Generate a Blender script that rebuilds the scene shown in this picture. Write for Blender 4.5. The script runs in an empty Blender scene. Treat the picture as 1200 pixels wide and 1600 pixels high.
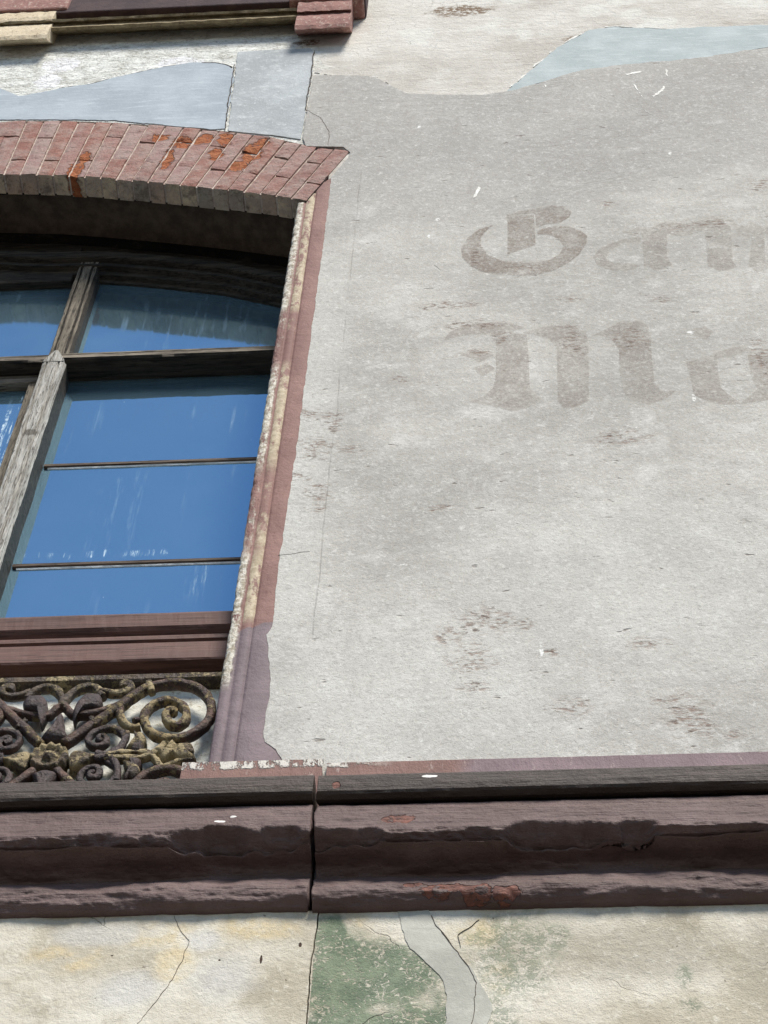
import bpy, bmesh, math, random
import numpy as np
from mathutils import Vector, Matrix, noise as mn
from mathutils.geometry import tessellate_polygon

R = math.radians
scene = bpy.context.scene
COL = scene.collection

# ------------------------------------------------------------------ camera
CAM_POS = Vector((0, -2.5, 1.6))
FPX = 3400.0                                   # focal length in pixels of a 1200 x 1600 picture
aZ = Vector((140, 2200, -FPX)).normalized()    # world axes seen from the camera
_x = Vector((54374., 0, 3400.)); _x.y = -(_x.x*aZ.x+_x.z*aZ.z)/aZ.y
aX = _x.normalized(); aY = aZ.cross(aX)
cam = bpy.data.cameras.new('camera'); camo = bpy.data.objects.new('camera', cam); COL.objects.link(camo)
rot = Matrix(((aX.x, aX.y, aX.z), (aY.x, aY.y, aY.z), (aZ.x, aZ.y, aZ.z)))
camo.matrix_world = Matrix.Translation(CAM_POS) @ rot.to_4x4()
cam.sensor_fit = 'VERTICAL'; cam.sensor_height = 36; cam.sensor_width = 27
cam.lens = FPX/1600*36
cam.clip_start = 0.05; cam.clip_end = 5000
scene.camera = camo
scene.render.resolution_x = 768; scene.render.resolution_y = 1024

# ------------------------------------------------------------------ sky, sun, exposure
SUN_EL, SUN_AZ = R(52), R(24)                  # azimuth to the right of the wall's normal
w = bpy.data.worlds.new("World"); scene.world = w; w.use_nodes = True
nt = w.node_tree; bg = nt.nodes['Background']
sky = nt.nodes.new('ShaderNodeTexSky'); sky.sky_type = 'NISHITA'; sky.sun_disc = False
sky.sun_elevation = SUN_EL; sky.sun_rotation = math.pi-SUN_AZ
sky.dust_density = 0.05; sky.air_density = 1.0; sky.ozone_density = 2.0
nt.links.new(sky.outputs[0], bg.inputs[0]); bg.inputs[1].default_value = 0.085
sl = bpy.data.lights.new('sun', 'SUN'); sl.energy = 3.9; sl.angle = R(18); sl.color = (1, .945, .87)
so = bpy.data.objects.new('sun', sl); COL.objects.link(so)
sdir = Vector((math.sin(SUN_AZ)*math.cos(SUN_EL), -math.cos(SUN_AZ)*math.cos(SUN_EL), math.sin(SUN_EL)))
so.rotation_euler = (-sdir).to_track_quat('-Z', 'Y').to_euler(); so.location = (3, -6, 12)
scene.view_settings.view_transform = 'Standard'; scene.view_settings.look = 'None'
scene.view_settings.exposure = 0.53; scene.view_settings.gamma = 1

# ------------------------------------------------------------------ helpers
def wp(px, py, y=0.0):
    """the point of the plane y = const (parallel to the wall) behind a picture point, as (x, z)"""
    v = Vector((px-600, 800-py, -FPX))
    d = Vector((aX.dot(v), aY.dot(v), aZ.dot(v)))
    t = (y-CAM_POS.y)/d.y
    return (CAM_POS.x+t*d.x, CAM_POS.z+t*d.z)
def wps(pts, y=0.0): return [wp(a, b, y) for a, b in pts]

def tag(o, label=None, cat=None, group=None, kind=None):
    if label: o['label'] = label
    if cat: o['category'] = cat
    if group: o['group'] = group
    if kind: o['kind'] = kind
    return o
def thing(name, loc, label, cat, group=None):
    o = bpy.data.objects.new(name, None); COL.objects.link(o); o.location = loc
    o.empty_display_size = .1; o['kind'] = 'thing'
    return tag(o, label, cat, group)
def obj(name, verts, faces, mat, parent=None, smooth=False, bevel=0):
    me = bpy.data.meshes.new(name); me.from_pydata([tuple(v) for v in verts], [], faces)
    me.validate(); me.update()
    o = bpy.data.objects.new(name, me); COL.objects.link(o)
    if mat: me.materials.append(mat)
    if smooth: me.polygons.foreach_set('use_smooth', [True]*len(me.polygons))
    if parent:
        root = parent; loc = Vector((0, 0, 0))
        while root: loc += root.location; root = root.parent
        o.parent = parent; o.location = (0, 0, 0)
        me.transform(Matrix.Translation(-loc))
    if bevel:
        m = o.modifiers.new('bevel', 'BEVEL'); m.width = bevel; m.segments = 2; m.limit_method = 'ANGLE'
    return o
def ragged(pts, amp=.004, step=.012, seed=0, closed=True):
    """an outline broken up like the torn edge of a plaster coat"""
    out = []; n = len(pts)
    for i in range(n if closed else n-1):
        a = Vector(pts[i]); b = Vector(pts[(i+1) % n]); L = (b-a).length
        k = max(1, min(160, int(L/step)))
        for j in range(k):
            p = a.lerp(b, j/k)
            q = Vector((p.x*28, p.y*28, seed*7.3)); q2 = q*3.1
            nx = mn.noise(q)+.6*mn.noise(q2); nz = mn.noise(q+Vector((31, 7, 0)))+.6*mn.noise(q2+Vector((5, 17, 0)))
            out.append((p.x+nx*amp, p.y+nz*amp))
    if not closed: out.append(pts[-1])
    return out
def slab(name, outline, yf, yb, mat, parent=None, holes=(), bevel=0):
    """a coat with thickness: the outline (x, z) between the planes yf (front) and yb (back)"""
    loops = [list(outline)]+[list(h) for h in holes]
    tess = tessellate_polygon([[Vector((x, z, 0)) for x, z in l] for l in loops])
    flat = [p for l in loops for p in l]; n = len(flat)
    V = [(x, yf, z) for x, z in flat]+[(x, yb, z) for x, z in flat]
    F = []
    for t in tess:
        a, b, c = [flat[i] for i in t]
        ar = (b[0]-a[0])*(c[1]-a[1])-(b[1]-a[1])*(c[0]-a[0])
        t = list(t)
        if ar < 0: t.reverse()
        F.append(t); F.append([i+n for i in reversed(t)])
    s = 0
    for l in loops:
        m = len(l)
        for i in range(m): F.append((s+i, s+(i+1) % m, n+s+(i+1) % m, n+s+i))
        s += m
    o = obj(name, V, F, mat, parent, bevel=bevel)
    bm = bmesh.new(); bm.from_mesh(o.data); bmesh.ops.recalc_face_normals(bm, faces=bm.faces); bm.to_mesh(o.data); bm.free()
    return o
def boxes(name, bs, mat, parent=None, bevel=.002):
    V = []; F = []
    for (x0, x1, y0, y1, z0, z1) in bs:
        k = len(V)
        V += [(x, y, z) for x in (x0, x1) for y in (y0, y1) for z in (z0, z1)]
        F += [tuple(k+i for i in f) for f in ((0, 1, 3, 2), (4, 6, 7, 5), (0, 4, 5, 1), (2, 3, 7, 6), (0, 2, 6, 4), (1, 5, 7, 3))]
    return obj(name, V, F, mat, parent, bevel=bevel)
def grid(name, P, mat, parent=None, smooth=True, closed_v=False, caps=False):
    """P[i][j] -> a sheet of quads"""
    nu, nv = len(P), len(P[0]); V = [p for r in P for p in r]; F = []
    for i in range(nu-1):
        for j in range(nv if closed_v else nv-1):
            F.append((i*nv+j, i*nv+(j+1) % nv, (i+1)*nv+(j+1) % nv, (i+1)*nv+j))
    if caps: F.append(tuple(range(nv))); F.append(tuple((nu-1)*nv+j for j in reversed(range(nv))))
    o = obj(name, V, F, mat, parent, smooth)
    bm = bmesh.new(); bm.from_mesh(o.data); bmesh.ops.recalc_face_normals(bm, faces=bm.faces); bm.to_mesh(o.data); bm.free()
    return o
def catmull(pts, k=6):
    out = []; n = len(pts)
    for i in range(n-1):
        p0 = Vector(pts[max(i-1, 0)]); p1 = Vector(pts[i]); p2 = Vector(pts[i+1]); p3 = Vector(pts[min(i+2, n-1)])
        for j in range(k):
            t = j/k
            out.append(.5*((2*p1)+(p2-p0)*t+(2*p0-5*p1+4*p2-p3)*t*t+(3*p1-p0-3*p2+p3)*t**3))
    out.append(Vector(pts[-1])); return out
def fbm(x, y, z, o=4): return mn.fractal(Vector((x, y, z)), 1.0, 2.1, o)

# ------------------------------------------------------------------ material kit
def lin(r, g, b, k=1.0):
    f = lambda c: ((c/255)/12.92 if c/255 <= .04045 else ((c/255+.055)/1.055)**2.4)*k
    return (min(f(r), .9), min(f(g), .9), min(f(b), .9), 1)
class Mat:
    def __init__(s, name, rough=.9, spec=.3):
        s.m = bpy.data.materials.new(name); s.m.use_nodes = True; s.t = s.m.node_tree
        s.b = s.t.nodes['Principled BSDF']; s.b.inputs['Roughness'].default_value = rough
        s.b.inputs['Specular IOR Level'].default_value = spec
        s.pos = s.n('ShaderNodeNewGeometry').outputs['Position']; s.sep = None; s.h = None
    def n(s, typ, **kw):
        x = s.t.nodes.new(typ)
        for k, v in kw.items(): setattr(x, k, v)
        return x
    def put(s, sock, v):
        if hasattr(v, 'is_output'): s.t.links.new(v, sock)
        else: sock.default_value = v
    def math(s, op, a, b=0., c=None, clamp=False):
        x = s.n('ShaderNodeMath', operation=op, use_clamp=clamp); s.put(x.inputs[0], a); s.put(x.inputs[1], b)
        if c is not None: s.put(x.inputs[2], c)
        return x.outputs[0]
    def vec(s, op, a, b):
        x = s.n('ShaderNodeVectorMath', operation=op); s.put(x.inputs[0], a); s.put(x.inputs[1], b)
        return x.outputs['Value'] if op == 'LENGTH' else x.outputs[0]
    def xyz(s, i):
        if s.sep is None:
            s.sep = s.n('ShaderNodeSeparateXYZ'); s.t.links.new(s.pos, s.sep.inputs[0])
        return s.sep.outputs[i]
    def noise(s, scale, detail=4, rough=.6, st=(1, 1, 1), off=0., dist=0.):
        v = s.vec('MULTIPLY', s.pos, st)
        if off: v = s.vec('ADD', v, (off, off*1.7, off*.6))
        x = s.n('ShaderNodeTexNoise'); s.put(x.inputs['Vector'], v)
        x.inputs['Scale'].default_value = scale; x.inputs['Detail'].default_value = detail
        x.inputs['Roughness'].default_value = rough; x.inputs['Distortion'].default_value = dist
        return x.outputs['Fac']
    def cracks(s, scale, width, off=0., warp=.25):
        """thin lines along Voronoi cell borders, warped"""
        nz = s.n('ShaderNodeTexNoise'); nz.inputs['Scale'].default_value = scale*2.2; nz.inputs['Detail'].default_value = 5
        s.put(nz.inputs['Vector'], s.pos)
        v = s.vec('ADD', s.pos, s.vec('MULTIPLY', nz.outputs['Color'], (warp/scale*2,)*3))
        v = s.vec('ADD', v, (off, 0, off*2))
        x = s.n('ShaderNodeTexVoronoi', feature='DISTANCE_TO_EDGE'); x.inputs['Scale'].default_value = scale
        s.put(x.inputs['Vector'], s.vec('MULTIPLY', v, (1, 0, 1)))
        return s.step(x.outputs['Distance'], width, 0)
    def step(s, v, a, b):
        x = s.n('ShaderNodeMapRange', interpolation_type='SMOOTHSTEP'); s.put(x.inputs['Value'], v)
        if a <= b: x.inputs['From Min'].default_value = a; x.inputs['From Max'].default_value = b
        else:
            x.inputs['From Min'].default_value = b; x.inputs['From Max'].default_value = a
            x.inputs['To Min'].default_value = 1; x.inputs['To Max'].default_value = 0
        return x.outputs[0]
    def mix(s, f, a, b, mode='MIX'):
        x = s.n('ShaderNodeMix', data_type='RGBA', blend_type=mode); s.put(x.inputs[0], f); s.put(x.inputs[6], a); s.put(x.inputs[7], b)
        return x.outputs[2]
    def blobs(s, lst, wob=.35, scale=25, y0=0.):
        """distance field (1 at the rim) of many spots given as (x, z, rx, rz), with a wobbling rim"""
        nz = s.n('ShaderNodeTexNoise'); nz.inputs['Scale'].default_value = scale; nz.inputs['Detail'].default_value = 5; s.put(nz.inputs['Vector'], s.pos)
        w_ = s.math('MULTIPLY_ADD', nz.outputs['Fac'], wob*2, -wob); d = None
        for (x, z, rx, rz) in lst:
            v = s.vec('MULTIPLY', s.vec('SUBTRACT', s.pos, (x, 0, z)), (1/rx, 0, 1/rz))
            l = s.vec('LENGTH', v, (0, 0, 0))
            d = l if d is None else s.math('MINIMUM', d, l)
        return s.math('ADD', d, w_)
    def bump(s, hs, dist=.002, strength=1.):
        """hs: list of (socket, weight)"""
        h = None
        for v, k in hs:
            q = s.math('MULTIPLY', v, k); h = q if h is None else s.math('ADD', h, q)
        x = s.n('ShaderNodeBump'); x.inputs['Distance'].default_value = dist; x.inputs['Strength'].default_value = strength
        s.put(x.inputs['Height'], h); s.t.links.new(x.outputs[0], s.b.inputs['Normal'])
    def color(s, c): s.put(s.b.inputs['Base Color'], c); return s
    def fade(s, alpha): s.put(s.b.inputs['Alpha'], alpha)

K = 1.12
def C(r, g, b, k=K): return lin(r, g, b, k)
def B(px, py, wx, wy, y=0.):
    """a spot drawn at a picture point with half sizes in picture points, as (x, z, rx, rz)"""
    x, z = wp(px, py, y); x1 = wp(px+wx, py, y)[0]; z1 = wp(px, py-wy, y)[1]
    return (x, z, abs(x1-x), abs(z1-z))

def grit(m, k=1.):
    """fine sand grain of lime plaster: returns (fine, mid) noise"""
    return m.noise(420, 2, .7), m.noise(120, 3, .65)

# main grey render
def mat_grey():
    m = Mat('grey_render', .92, .2)
    f, g = grit(m); cl = m.noise(2.2, 5, .62); cl2 = m.noise(9, 5, .65, off=4); hz = m.noise(5, 5, .65, st=(.8, 1, 3.2), off=9)
    sp = m.noise(60, 4, .75, off=2)
    c = m.mix(m.step(cl, .3, .7), C(158, 155, 148), C(184, 181, 173))
    c = m.mix(m.math('MULTIPLY', m.step(hz, .45, .75), .4), c, C(150, 146, 142))
    c = m.mix(m.math('MULTIPLY', m.step(cl2, .52, .74), .6), c, C(203, 201, 195))
    # the upper part was skimmed greyer
    up = m.blobs([B(760, 210, 420, 120), B(1100, 170, 260, 110), B(560, 200, 120, 130)], .4, 5)
    c = m.mix(m.math('MULTIPLY', m.step(up, 1.25, .5), .55), c, C(150, 147, 143))
    # lighter sanded foot of the wall
    lo = m.blobs([B(650, 1080, 300, 150), B(470, 700, 60, 300), B(1000, 900, 350, 140)], .5, 6)
    c = m.mix(m.math('MULTIPLY', m.step(lo, 1.3, .4), .4), c, C(198, 197, 190))
    c = m.mix(m.math('MULTIPLY', m.step(sp, .56, .72), .55), c, C(212, 211, 206))
    c = m.mix(m.math('MULTIPLY', m.step(f, .54, .72), .6), c, C(118, 113, 108))
    c = m.mix(m.math('MULTIPLY', m.step(g, .62, .8), .3), c, C(132, 126, 120))
    # brown worn places where the older paint shows
    rust = m.blobs([B(760, 970, 60, 28), B(700, 995, 30, 22), B(1075, 1120, 48, 42), B(1100, 1140, 30, 20), B(890, 1105, 40, 18), B(975, 685, 55, 16),
                    B(700, 478, 62, 8), B(625, 593, 18, 8), B(1185, 290, 30, 14), B(950, 320, 14, 8), B(495, 700, 40, 22), B(500, 770, 26, 20), B(480, 650, 30, 12),
                    B(1010, 1005, 40, 12), B(690, 795, 22, 8), B(515, 650, 34, 8), B(540, 703, 26, 7), B(470, 745, 24, 10), B(495, 795, 22, 8), B(520, 660, 18, 20), B(815, 975, 26, 14), B(860, 1020, 20, 9), B(740, 1075, 36, 12), B(1150, 1150, 24, 9), B(1040, 1095, 40, 9), B(940, 690, 30, 7), B(885, 468, 26, 7), B(1035, 468, 20, 7), B(735, 1030, 50, 30), B(740, 508, 60, 9), B(895, 535, 26, 30), B(985, 530, 34, 24), B(785, 530, 20, 14), B(1190, 560, 24, 40), B(1110, 350, 50, 10), B(1060, 356, 40, 8), B(748, 552, 24, 8), B(745, 400, 16, 26), B(820, 418, 50, 8)], .75, 40)
    rs = m.math('MULTIPLY', m.step(rust, 1.1, .2), m.step(m.noise(75, 4, .75, st=(.6, 1, 1.4), off=6), .46, .62))
    c = m.mix(m.math('MULTIPLY', rs, .72), c, C(122, 98, 84))
    pit = m.math('MULTIPLY', m.step(m.noise(38, 2, .5, off=21, st=(.6, 1, 1.2)), .7, .76), m.step(cl2, .4, .6))
    c = m.mix(m.math('MULTIPLY', pit, .7), c, C(105, 96, 88))
    pb = m.math('MULTIPLY', m.step(rust, 1.35, .5), m.step(m.noise(95, 3, .6, off=71, st=(.5, 1, 1.1)), .61, .66))
    c = m.mix(m.math('MULTIPLY', pb, .7), c, C(92, 78, 68))
    # white chips and lime runs
    wh = m.blobs([B(670, 370, 2.5, 3), B(631, 884, 7, 2), B(1079, 520, 6, 2), B(655, 200, 3, 3), B(1048, 241, 4, 2), B(684, 344, 4, 2), B(1084, 622, 3, 6), B(846, 1015, 3, 12)], .75, 130)
    c = m.mix(m.math('MULTIPLY', m.step(wh, 1.15, .8), m.step(m.noise(75, 5, .7, off=66), .44, .52)), c, C(216, 216, 212))
    fw = m.noise(85, 6, .8, off=37); cr = m.noise(30, 5, .7, off=38)
    c = m.mix(m.math('MULTIPLY', m.math('MULTIPLY', m.step(fw, .52, .62), m.step(cr, .44, .6)), .45), c, C(214, 213, 207))
    c = m.mix(m.math('MULTIPLY', m.step(fw, .47, .38), .3), c, C(128, 123, 117))
    tw = m.noise(3.4, 6, .7, st=(.7, 1, 1.1), off=55, dist=1.6)
    c = m.mix(m.math('MULTIPLY', m.math('MULTIPLY', m.step(tw, .485, .5), m.step(tw, .515, .5)), .22), c, C(206, 205, 200))
    dr = m.noise(16, 5, .7, st=(1, 1, .12), off=57)
    c = m.mix(m.math('MULTIPLY', m.math('MULTIPLY', m.step(dr, .54, .7), m.step(cl2, .42, .6)), .3), c, C(144, 138, 131))
    fl = m.math('MULTIPLY', m.step(m.noise(70, 3, .5, off=33), .715, .76), .55)
    c = m.mix(fl, c, C(224, 223, 218))
    # hair cracks, and the long scribed line beside the window
    ck = m.math('MULTIPLY', m.cracks(3.2, .0032), m.math('MULTIPLY', m.step(m.noise(4, 2, .5, off=13), .56, .68), .5))
    x = m.xyz(0); z = m.xyz(2)
    ln = m.math('ABSOLUTE', m.math('ADD', m.math('ADD', x, .414), m.math('MULTIPLY_ADD', m.noise(9, 3, .6, off=8), .012, -.006)))
    ln = m.math('MULTIPLY', m.step(ln, .0024, .0008), m.math('MULTIPLY', m.step(z, 5.0, 5.02), m.step(z, 7.35, 7.25)))
    ln = m.math('MULTIPLY', ln, m.step(m.noise(6, 4, .7, off=40), .38, .6))
    c = m.mix(m.math('MULTIPLY', m.math('MAXIMUM', ck, ln), .28), c, C(110, 104, 98))
    m.color(c)
    m.bump([(f, .4), (g, .6), (sp, .7), (tw, .7), (cl2, .8), (hz, .15), (fw, .7), (m.math('MAXIMUM', ck, ln), -.3), (rs, -.5), (pit, -.9)], .0032, .65)
    return m.m

def mat_cream():
    m = Mat('old_cream_render', .92, .2)
    f, g = grit(m); cl = m.noise(3.2, 5, .6, off=3); hz = m.noise(9, 5, .7, st=(.6, 1, 3.), off=5); sp = m.noise(55, 4, .8, off=7)
    fk = m.n('ShaderNodeTexVoronoi', feature='F1'); m.put(fk.inputs['Vector'], m.vec('MULTIPLY', m.vec('ADD', m.pos, m.vec('MULTIPLY', m.n('ShaderNodeTexNoise').outputs['Color'], (.02, 0, .02))), (1, 1, 1.6)))
    fk.inputs['Scale'].default_value = 34
    c = m.mix(m.step(cl, .35, .68), C(180, 175, 166), C(206, 203, 195))
    c = m.mix(m.math('MULTIPLY', m.step(hz, .52, .72), .6), c, C(158, 149, 138))
    c = m.mix(m.math('MULTIPLY', m.step(m.noise(6, 5, .6, off=17), .5, .66), .6), c, C(214, 214, 206))
    c = m.mix(m.math('MULTIPLY', m.step(f, .57, .72), .5), c, C(130, 116, 102))
    c = m.mix(m.math('MULTIPLY', m.step(sp, .58, .7), .5), c, C(222, 219, 210))
    # over the window it is whiter and comes off in flakes
    L = m.math('MULTIPLY', m.step(m.math('ADD', m.xyz(0), m.math('MULTIPLY', cl, .15)), -.46, -.58), 1.)
    wc = m.mix(m.step(m.noise(14, 6, .75, off=11, st=(.8, 1, 1.3)), .36, .56), C(196, 196, 187), C(226, 227, 221))
    wc = m.mix(m.math('MULTIPLY', m.step(m.noise(40, 5, .75, off=12, st=(.6, 1, 1.2)), .57, .66), .8), wc, C(150, 146, 136))
    wc = m.mix(m.step(m.blobs([B(95, 100, 32, 12), B(75, 125, 22, 12), B(280, 95, 40, 8)], .6, 30), 1, .8), wc, C(238, 240, 238))
    c = m.mix(m.math('MULTIPLY', L, .95), c, wc)
    br = m.step(m.blobs([B(482, 66, 26, 6, .004), B(1000, 60, 30, 9), B(905, 60, 30, 8), B(720, 15, 60, 10)], .5, 40), 1., .6)
    c = m.mix(m.math('MULTIPLY', br, m.step(sp, .4, .55)), c, C(120, 102, 84))
    fa = m.noise(26, 4, .6, off=61, st=(.8, 1, 1.2)); fb = m.noise(44, 4, .65, off=63, st=(.7, 1, 1.2))
    fl = m.math('ADD', m.math('ADD', m.step(fa, .46, .475), m.step(fa, .56, .575)), m.math('ADD', m.step(fb, .5, .515), m.step(fb, .6, .615)))
    ed = m.math('ADD', m.math('MULTIPLY', m.step(fa, .44, .46), m.step(fa, .475, .46)), m.math('MULTIPLY', m.step(fb, .585, .6), m.step(fb, .615, .6)))
    c = m.mix(m.math('MULTIPLY', m.math('MULTIPLY', ed, L), .55), c, C(150, 145, 134))
    ck = m.math('MULTIPLY', m.cracks(14, .016, 3.), m.math('MULTIPLY', m.step(cl, .52, .66), .5))
    c = m.mix(m.math('MULTIPLY', ck, .5), c, C(120, 112, 102))
    m.color(c)
    m.bump([(f, .25), (g, .4), (sp, .8), (m.noise(40, 5, .75, off=12, st=(.6, 1, 1.2)), m.math('MULTIPLY_ADD', L, 2.0, .2)), (hz, .8), (ck, -.6), (m.math('MULTIPLY', fl, m.math('MULTIPLY_ADD', L, 1.1, .12)), 1.)], .0036, 1.)
    return m.m

def mat_skim(name, base, light, dark, sw=(.5, 1, 2.5), coarse=.3):
    m = Mat(name, .9, .2)
    f, g = grit(m); cl = m.noise(6, 5, .65, off=3); br = m.noise(26, 5, .7, st=sw, off=6); sp = m.noise(70, 4, .75, off=8)
    c = m.mix(m.step(cl, .35, .7), dark, base)
    c = m.mix(m.math('MULTIPLY', m.step(br, .5, .75), .6), c, light)
    c = m.mix(m.math('MULTIPLY', m.step(m.noise(40, 3, .6, st=(.25, 1, 3), off=14), .64, .74), .5), c, dark)
    c = m.mix(m.math('MULTIPLY', m.step(sp, .57, .7), coarse), c, light)
    c = m.mix(m.math('MULTIPLY', m.step(f, .6, .75), coarse), c, dark)
    m.color(c); m.bump([(f, .3), (g, .3), (br, .7), (sp, .6*coarse/.3)], .002, .8)
    return m.m

def mat_letter():
    m = Mat('faded_brown_letter_paint', .92, .2)
    f, g = grit(m); sp = m.noise(60, 4, .8, off=22); cl = m.noise(7, 4, .6, off=23); st = m.noise(150, 3, .7, st=(1, 1, .5), off=3)
    c = m.mix(m.step(cl, .4, .6), C(148, 137, 126), C(130, 114, 103))
    c = m.mix(m.math('MULTIPLY', m.step(st, .52, .7), .6), c, C(112, 94, 82))
    m.color(c)
    gr2 = m.noise(110, 5, .8, off=52)
    a = m.math('MULTIPLY', m.step(m.math('ADD', m.math('MULTIPLY', gr2, .5), m.math('MULTIPLY', cl, .5)), .32, .54), .5)
    a = m.math('MULTIPLY', a, m.step(g, .72, .45))
    at = m.n('ShaderNodeAttribute', attribute_name='keep'); a = m.math('MULTIPLY', a, at.outputs['Fac'])
    m.fade(a); m.bump([(f, .3), (g, .4), (sp, .5)], .002, .8)
    return m.m

def mat_casing():
    m = Mat('casing_paint', .75, .3)
    f, g = grit(m); x, z = m.xyz(0), m.xyz(2); cl = m.noise(10, 5, .65, off=2); sp = m.noise(45, 5, .75, off=5, st=(1, 1, .5))
    rose = m.mix(m.step(cl, .35, .65), C(120, 89, 82), C(135, 103, 95))
    rose = m.mix(m.math('MULTIPLY', m.step(sp, .56, .68), .6), rose, C(108, 76, 68))
    pur = m.mix(m.step(cl, .35, .65), C(108, 95, 98), C(120, 106, 109))
    zb = m.math('ADD', z, m.math('ADD', m.math('MULTIPLY', m.noise(14, 4, .6, off=3), .07), m.math('MULTIPLY', x, -.55)))
    c = m.mix(m.step(zb, 5.412, 5.402), rose, pur)
    # bare stone along the inner bead and the arris, patchy
    cream = m.mix(m.step(m.noise(60, 4, .7, off=7), .4, .62), C(158, 144, 120), C(184, 171, 147))
    wht = m.mix(m.step(m.noise(70, 4, .7, off=8), .4, .6), C(150, 140, 122), C(208, 203, 190))
    pn = m.noise(16, 5, .7, off=31, st=(1, 1, .45))
    zk = m.math('MULTIPLY', m.step(z, 4.93, 5.0), 1.)
    bead = m.math('MULTIPLY', m.step(m.math('SUBTRACT', m.math('ABSOLUTE', m.math('ADD', x, .5455)), m.math('MULTIPLY', sp, .008)), .0085, .005), zk)
    hole = m.step(m.math('ADD', pn, m.math('MULTIPLY', m.step(z, 5.75, 5.35), m.step(z, 4.9, 5.4))), .72, .56)
    redgap = m.math('MULTIPLY', m.step(z, 5.3, 5.4), m.step(z, 5.75, 5.62))
    redgap = m.math('MAXIMUM', redgap, m.math('MULTIPLY', m.step(z, 6.1, 6.18), m.step(z, 6.45, 6.4)))
    keep = m.math('SUBTRACT', 1., m.math('MULTIPLY', redgap, m.step(pn, .66, .52)))
    up2 = m.step(z, 5.08, 5.12)
    c = m.mix(m.math('MULTIPLY', m.math('MULTIPLY', m.math('MULTIPLY', bead, up2), keep), m.step(sp, .38, .5)), c, cream)
    arr = m.math('MULTIPLY', m.step(m.math('ADD', x, m.math('MULTIPLY_ADD', sp, .02, -.01)), -.560, -.566), m.step(z, 4.86, 4.93))
    c = m.mix(m.math('MULTIPLY', arr, m.math('MULTIPLY', keep, m.step(sp, .36, .46))), c, wht)
    c = m.mix(m.math('MULTIPLY', m.step(f, .62, .75), .3), c, C(90, 70, 66))
    m.color(c)
    m.bump([(f, .2), (g, .5), (sp, .9), (m.math('MULTIPLY', arr, sp), 2.5), (m.noise(30, 4, .6, off=44), 1.)], .0022, 1.)
    return m.m

OSPOT = [B(118, 265, 11, 17), B(132, 246, 9, 8), B(262, 248, 10, 14), B(284, 222, 16, 10), B(318, 216, 14, 8), B(338, 240, 12, 9), B(352, 217, 12, 10), B(372, 258, 14, 8), B(394, 240, 15, 14), B(412, 222, 9, 7), B(250, 215, 14, 5), B(118, 292, 9, 7), B(248, 298, 12, 6)]
def mat_brick():
    m = Mat('old_brick', .9, .2)
    at = m.n('ShaderNodeAttribute', attribute_name='tint'); f, g = grit(m); sp = m.noise(55, 5, .75, off=3); cl = m.noise(18, 5, .7, off=7)
    c = m.mix(m.math('MULTIPLY', m.step(cl, .36, .64), .7), at.outputs['Color'], C(160, 142, 133))
    c = m.mix(m.math('MULTIPLY', m.step(sp, .55, .68), .55), c, C(104, 70, 60))
    c = m.mix(m.math('MULTIPLY', m.step(g, .6, .74), .5), c, C(182, 166, 154))
    oz = m.blobs(OSPOT, .9, 38); ok = m.step(oz, 1.02, .9)
    ok = m.math('MULTIPLY', ok, m.step(sp, .36, .42))
    c = m.mix(ok, c, m.mix(m.step(sp, .42, .6), C(146, 82, 50), C(160, 102, 68)))
    c = m.mix(m.math('MULTIPLY', m.math('MULTIPLY', m.step(oz, 1.25, 1.02), m.step(oz, .9, 1.02)), .5), c, C(84, 56, 46))
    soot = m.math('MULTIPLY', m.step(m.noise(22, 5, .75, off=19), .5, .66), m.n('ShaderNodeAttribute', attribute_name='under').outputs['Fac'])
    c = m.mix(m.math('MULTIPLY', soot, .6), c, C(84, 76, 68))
    m.color(c); m.bump([(f, .3), (g, .6), (sp, 1.2), (cl, .8), (m.math('MULTIPLY', ok, m.noise(45, 4, .7, off=77)), -2.2)], .0045, 1.)
    return m.m

def mat_plain(name, cols, scale=12, rough=.9, bump=.002, st=(1, 1, 1), spec=.3, speck=None):
    """mottled surface out of two or three colours"""
    m = Mat(name, rough, spec); f, g = grit(m)
    n1 = m.noise(scale, 5, .68, st=st, off=2); n2 = m.noise(scale*3.7, 5, .72, st=st, off=9)
    c = m.mix(m.step(n1, .36, .66), cols[0], cols[1])
    if len(cols) > 2: c = m.mix(m.math('MULTIPLY', m.step(n2, .52, .66), .75), c, cols[2])
    if speck: c = m.mix(m.math('MULTIPLY', m.step(f, .58, .72), .5), c, speck)
    m.color(c); m.bump([(f, .25), (g, .35), (n1, .6), (n2, .9)], bump, 1.)
    return m.m

def mat_stone(name, a, b, c3, chips, grain=(.16, 1, 2.6)):
    m = Mat(name, .62, .35); f, g = grit(m)
    gr = m.noise(34, 6, .7, st=grain, off=4); cl = m.noise(5, 5, .65, off=6); sp = m.noise(42, 5, .72, off=3); lp = m.noise(16, 4, .6, off=8, st=(.6, 1, 1))
    c = m.mix(m.step(cl, .34, .66), a, b)
    c = m.mix(m.math('MULTIPLY', m.step(gr, .48, .7), .55), c, c3)
    c = m.mix(m.math('MULTIPLY', m.step(sp, .6, .72), .35), c, C(86, 70, 68))
    ch = m.blobs(chips[0], .9, 45); k = m.math('MULTIPLY', m.step(ch, 1., .86), m.step(m.noise(60, 4, .7, off=9, st=(.6, 1, 1)), .42, .46))
    c = m.mix(k, c, m.mix(m.step(sp, .4, .6), C(96, 60, 50), C(122, 76, 62)))
    if chips[1]:
        k2 = m.step(m.blobs(chips[1], .7, 90), 1., .85); c = m.mix(k2, c, C(224, 220, 214)); k = m.math('MAXIMUM', k, m.math('MULTIPLY', k2, -.5))
    m.color(c); m.bump([(f, .12), (g, .25), (gr, 1.3), (sp, .8), (lp, 2.), (k, -1.)], .0040, 1.)
    return m.m

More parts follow.
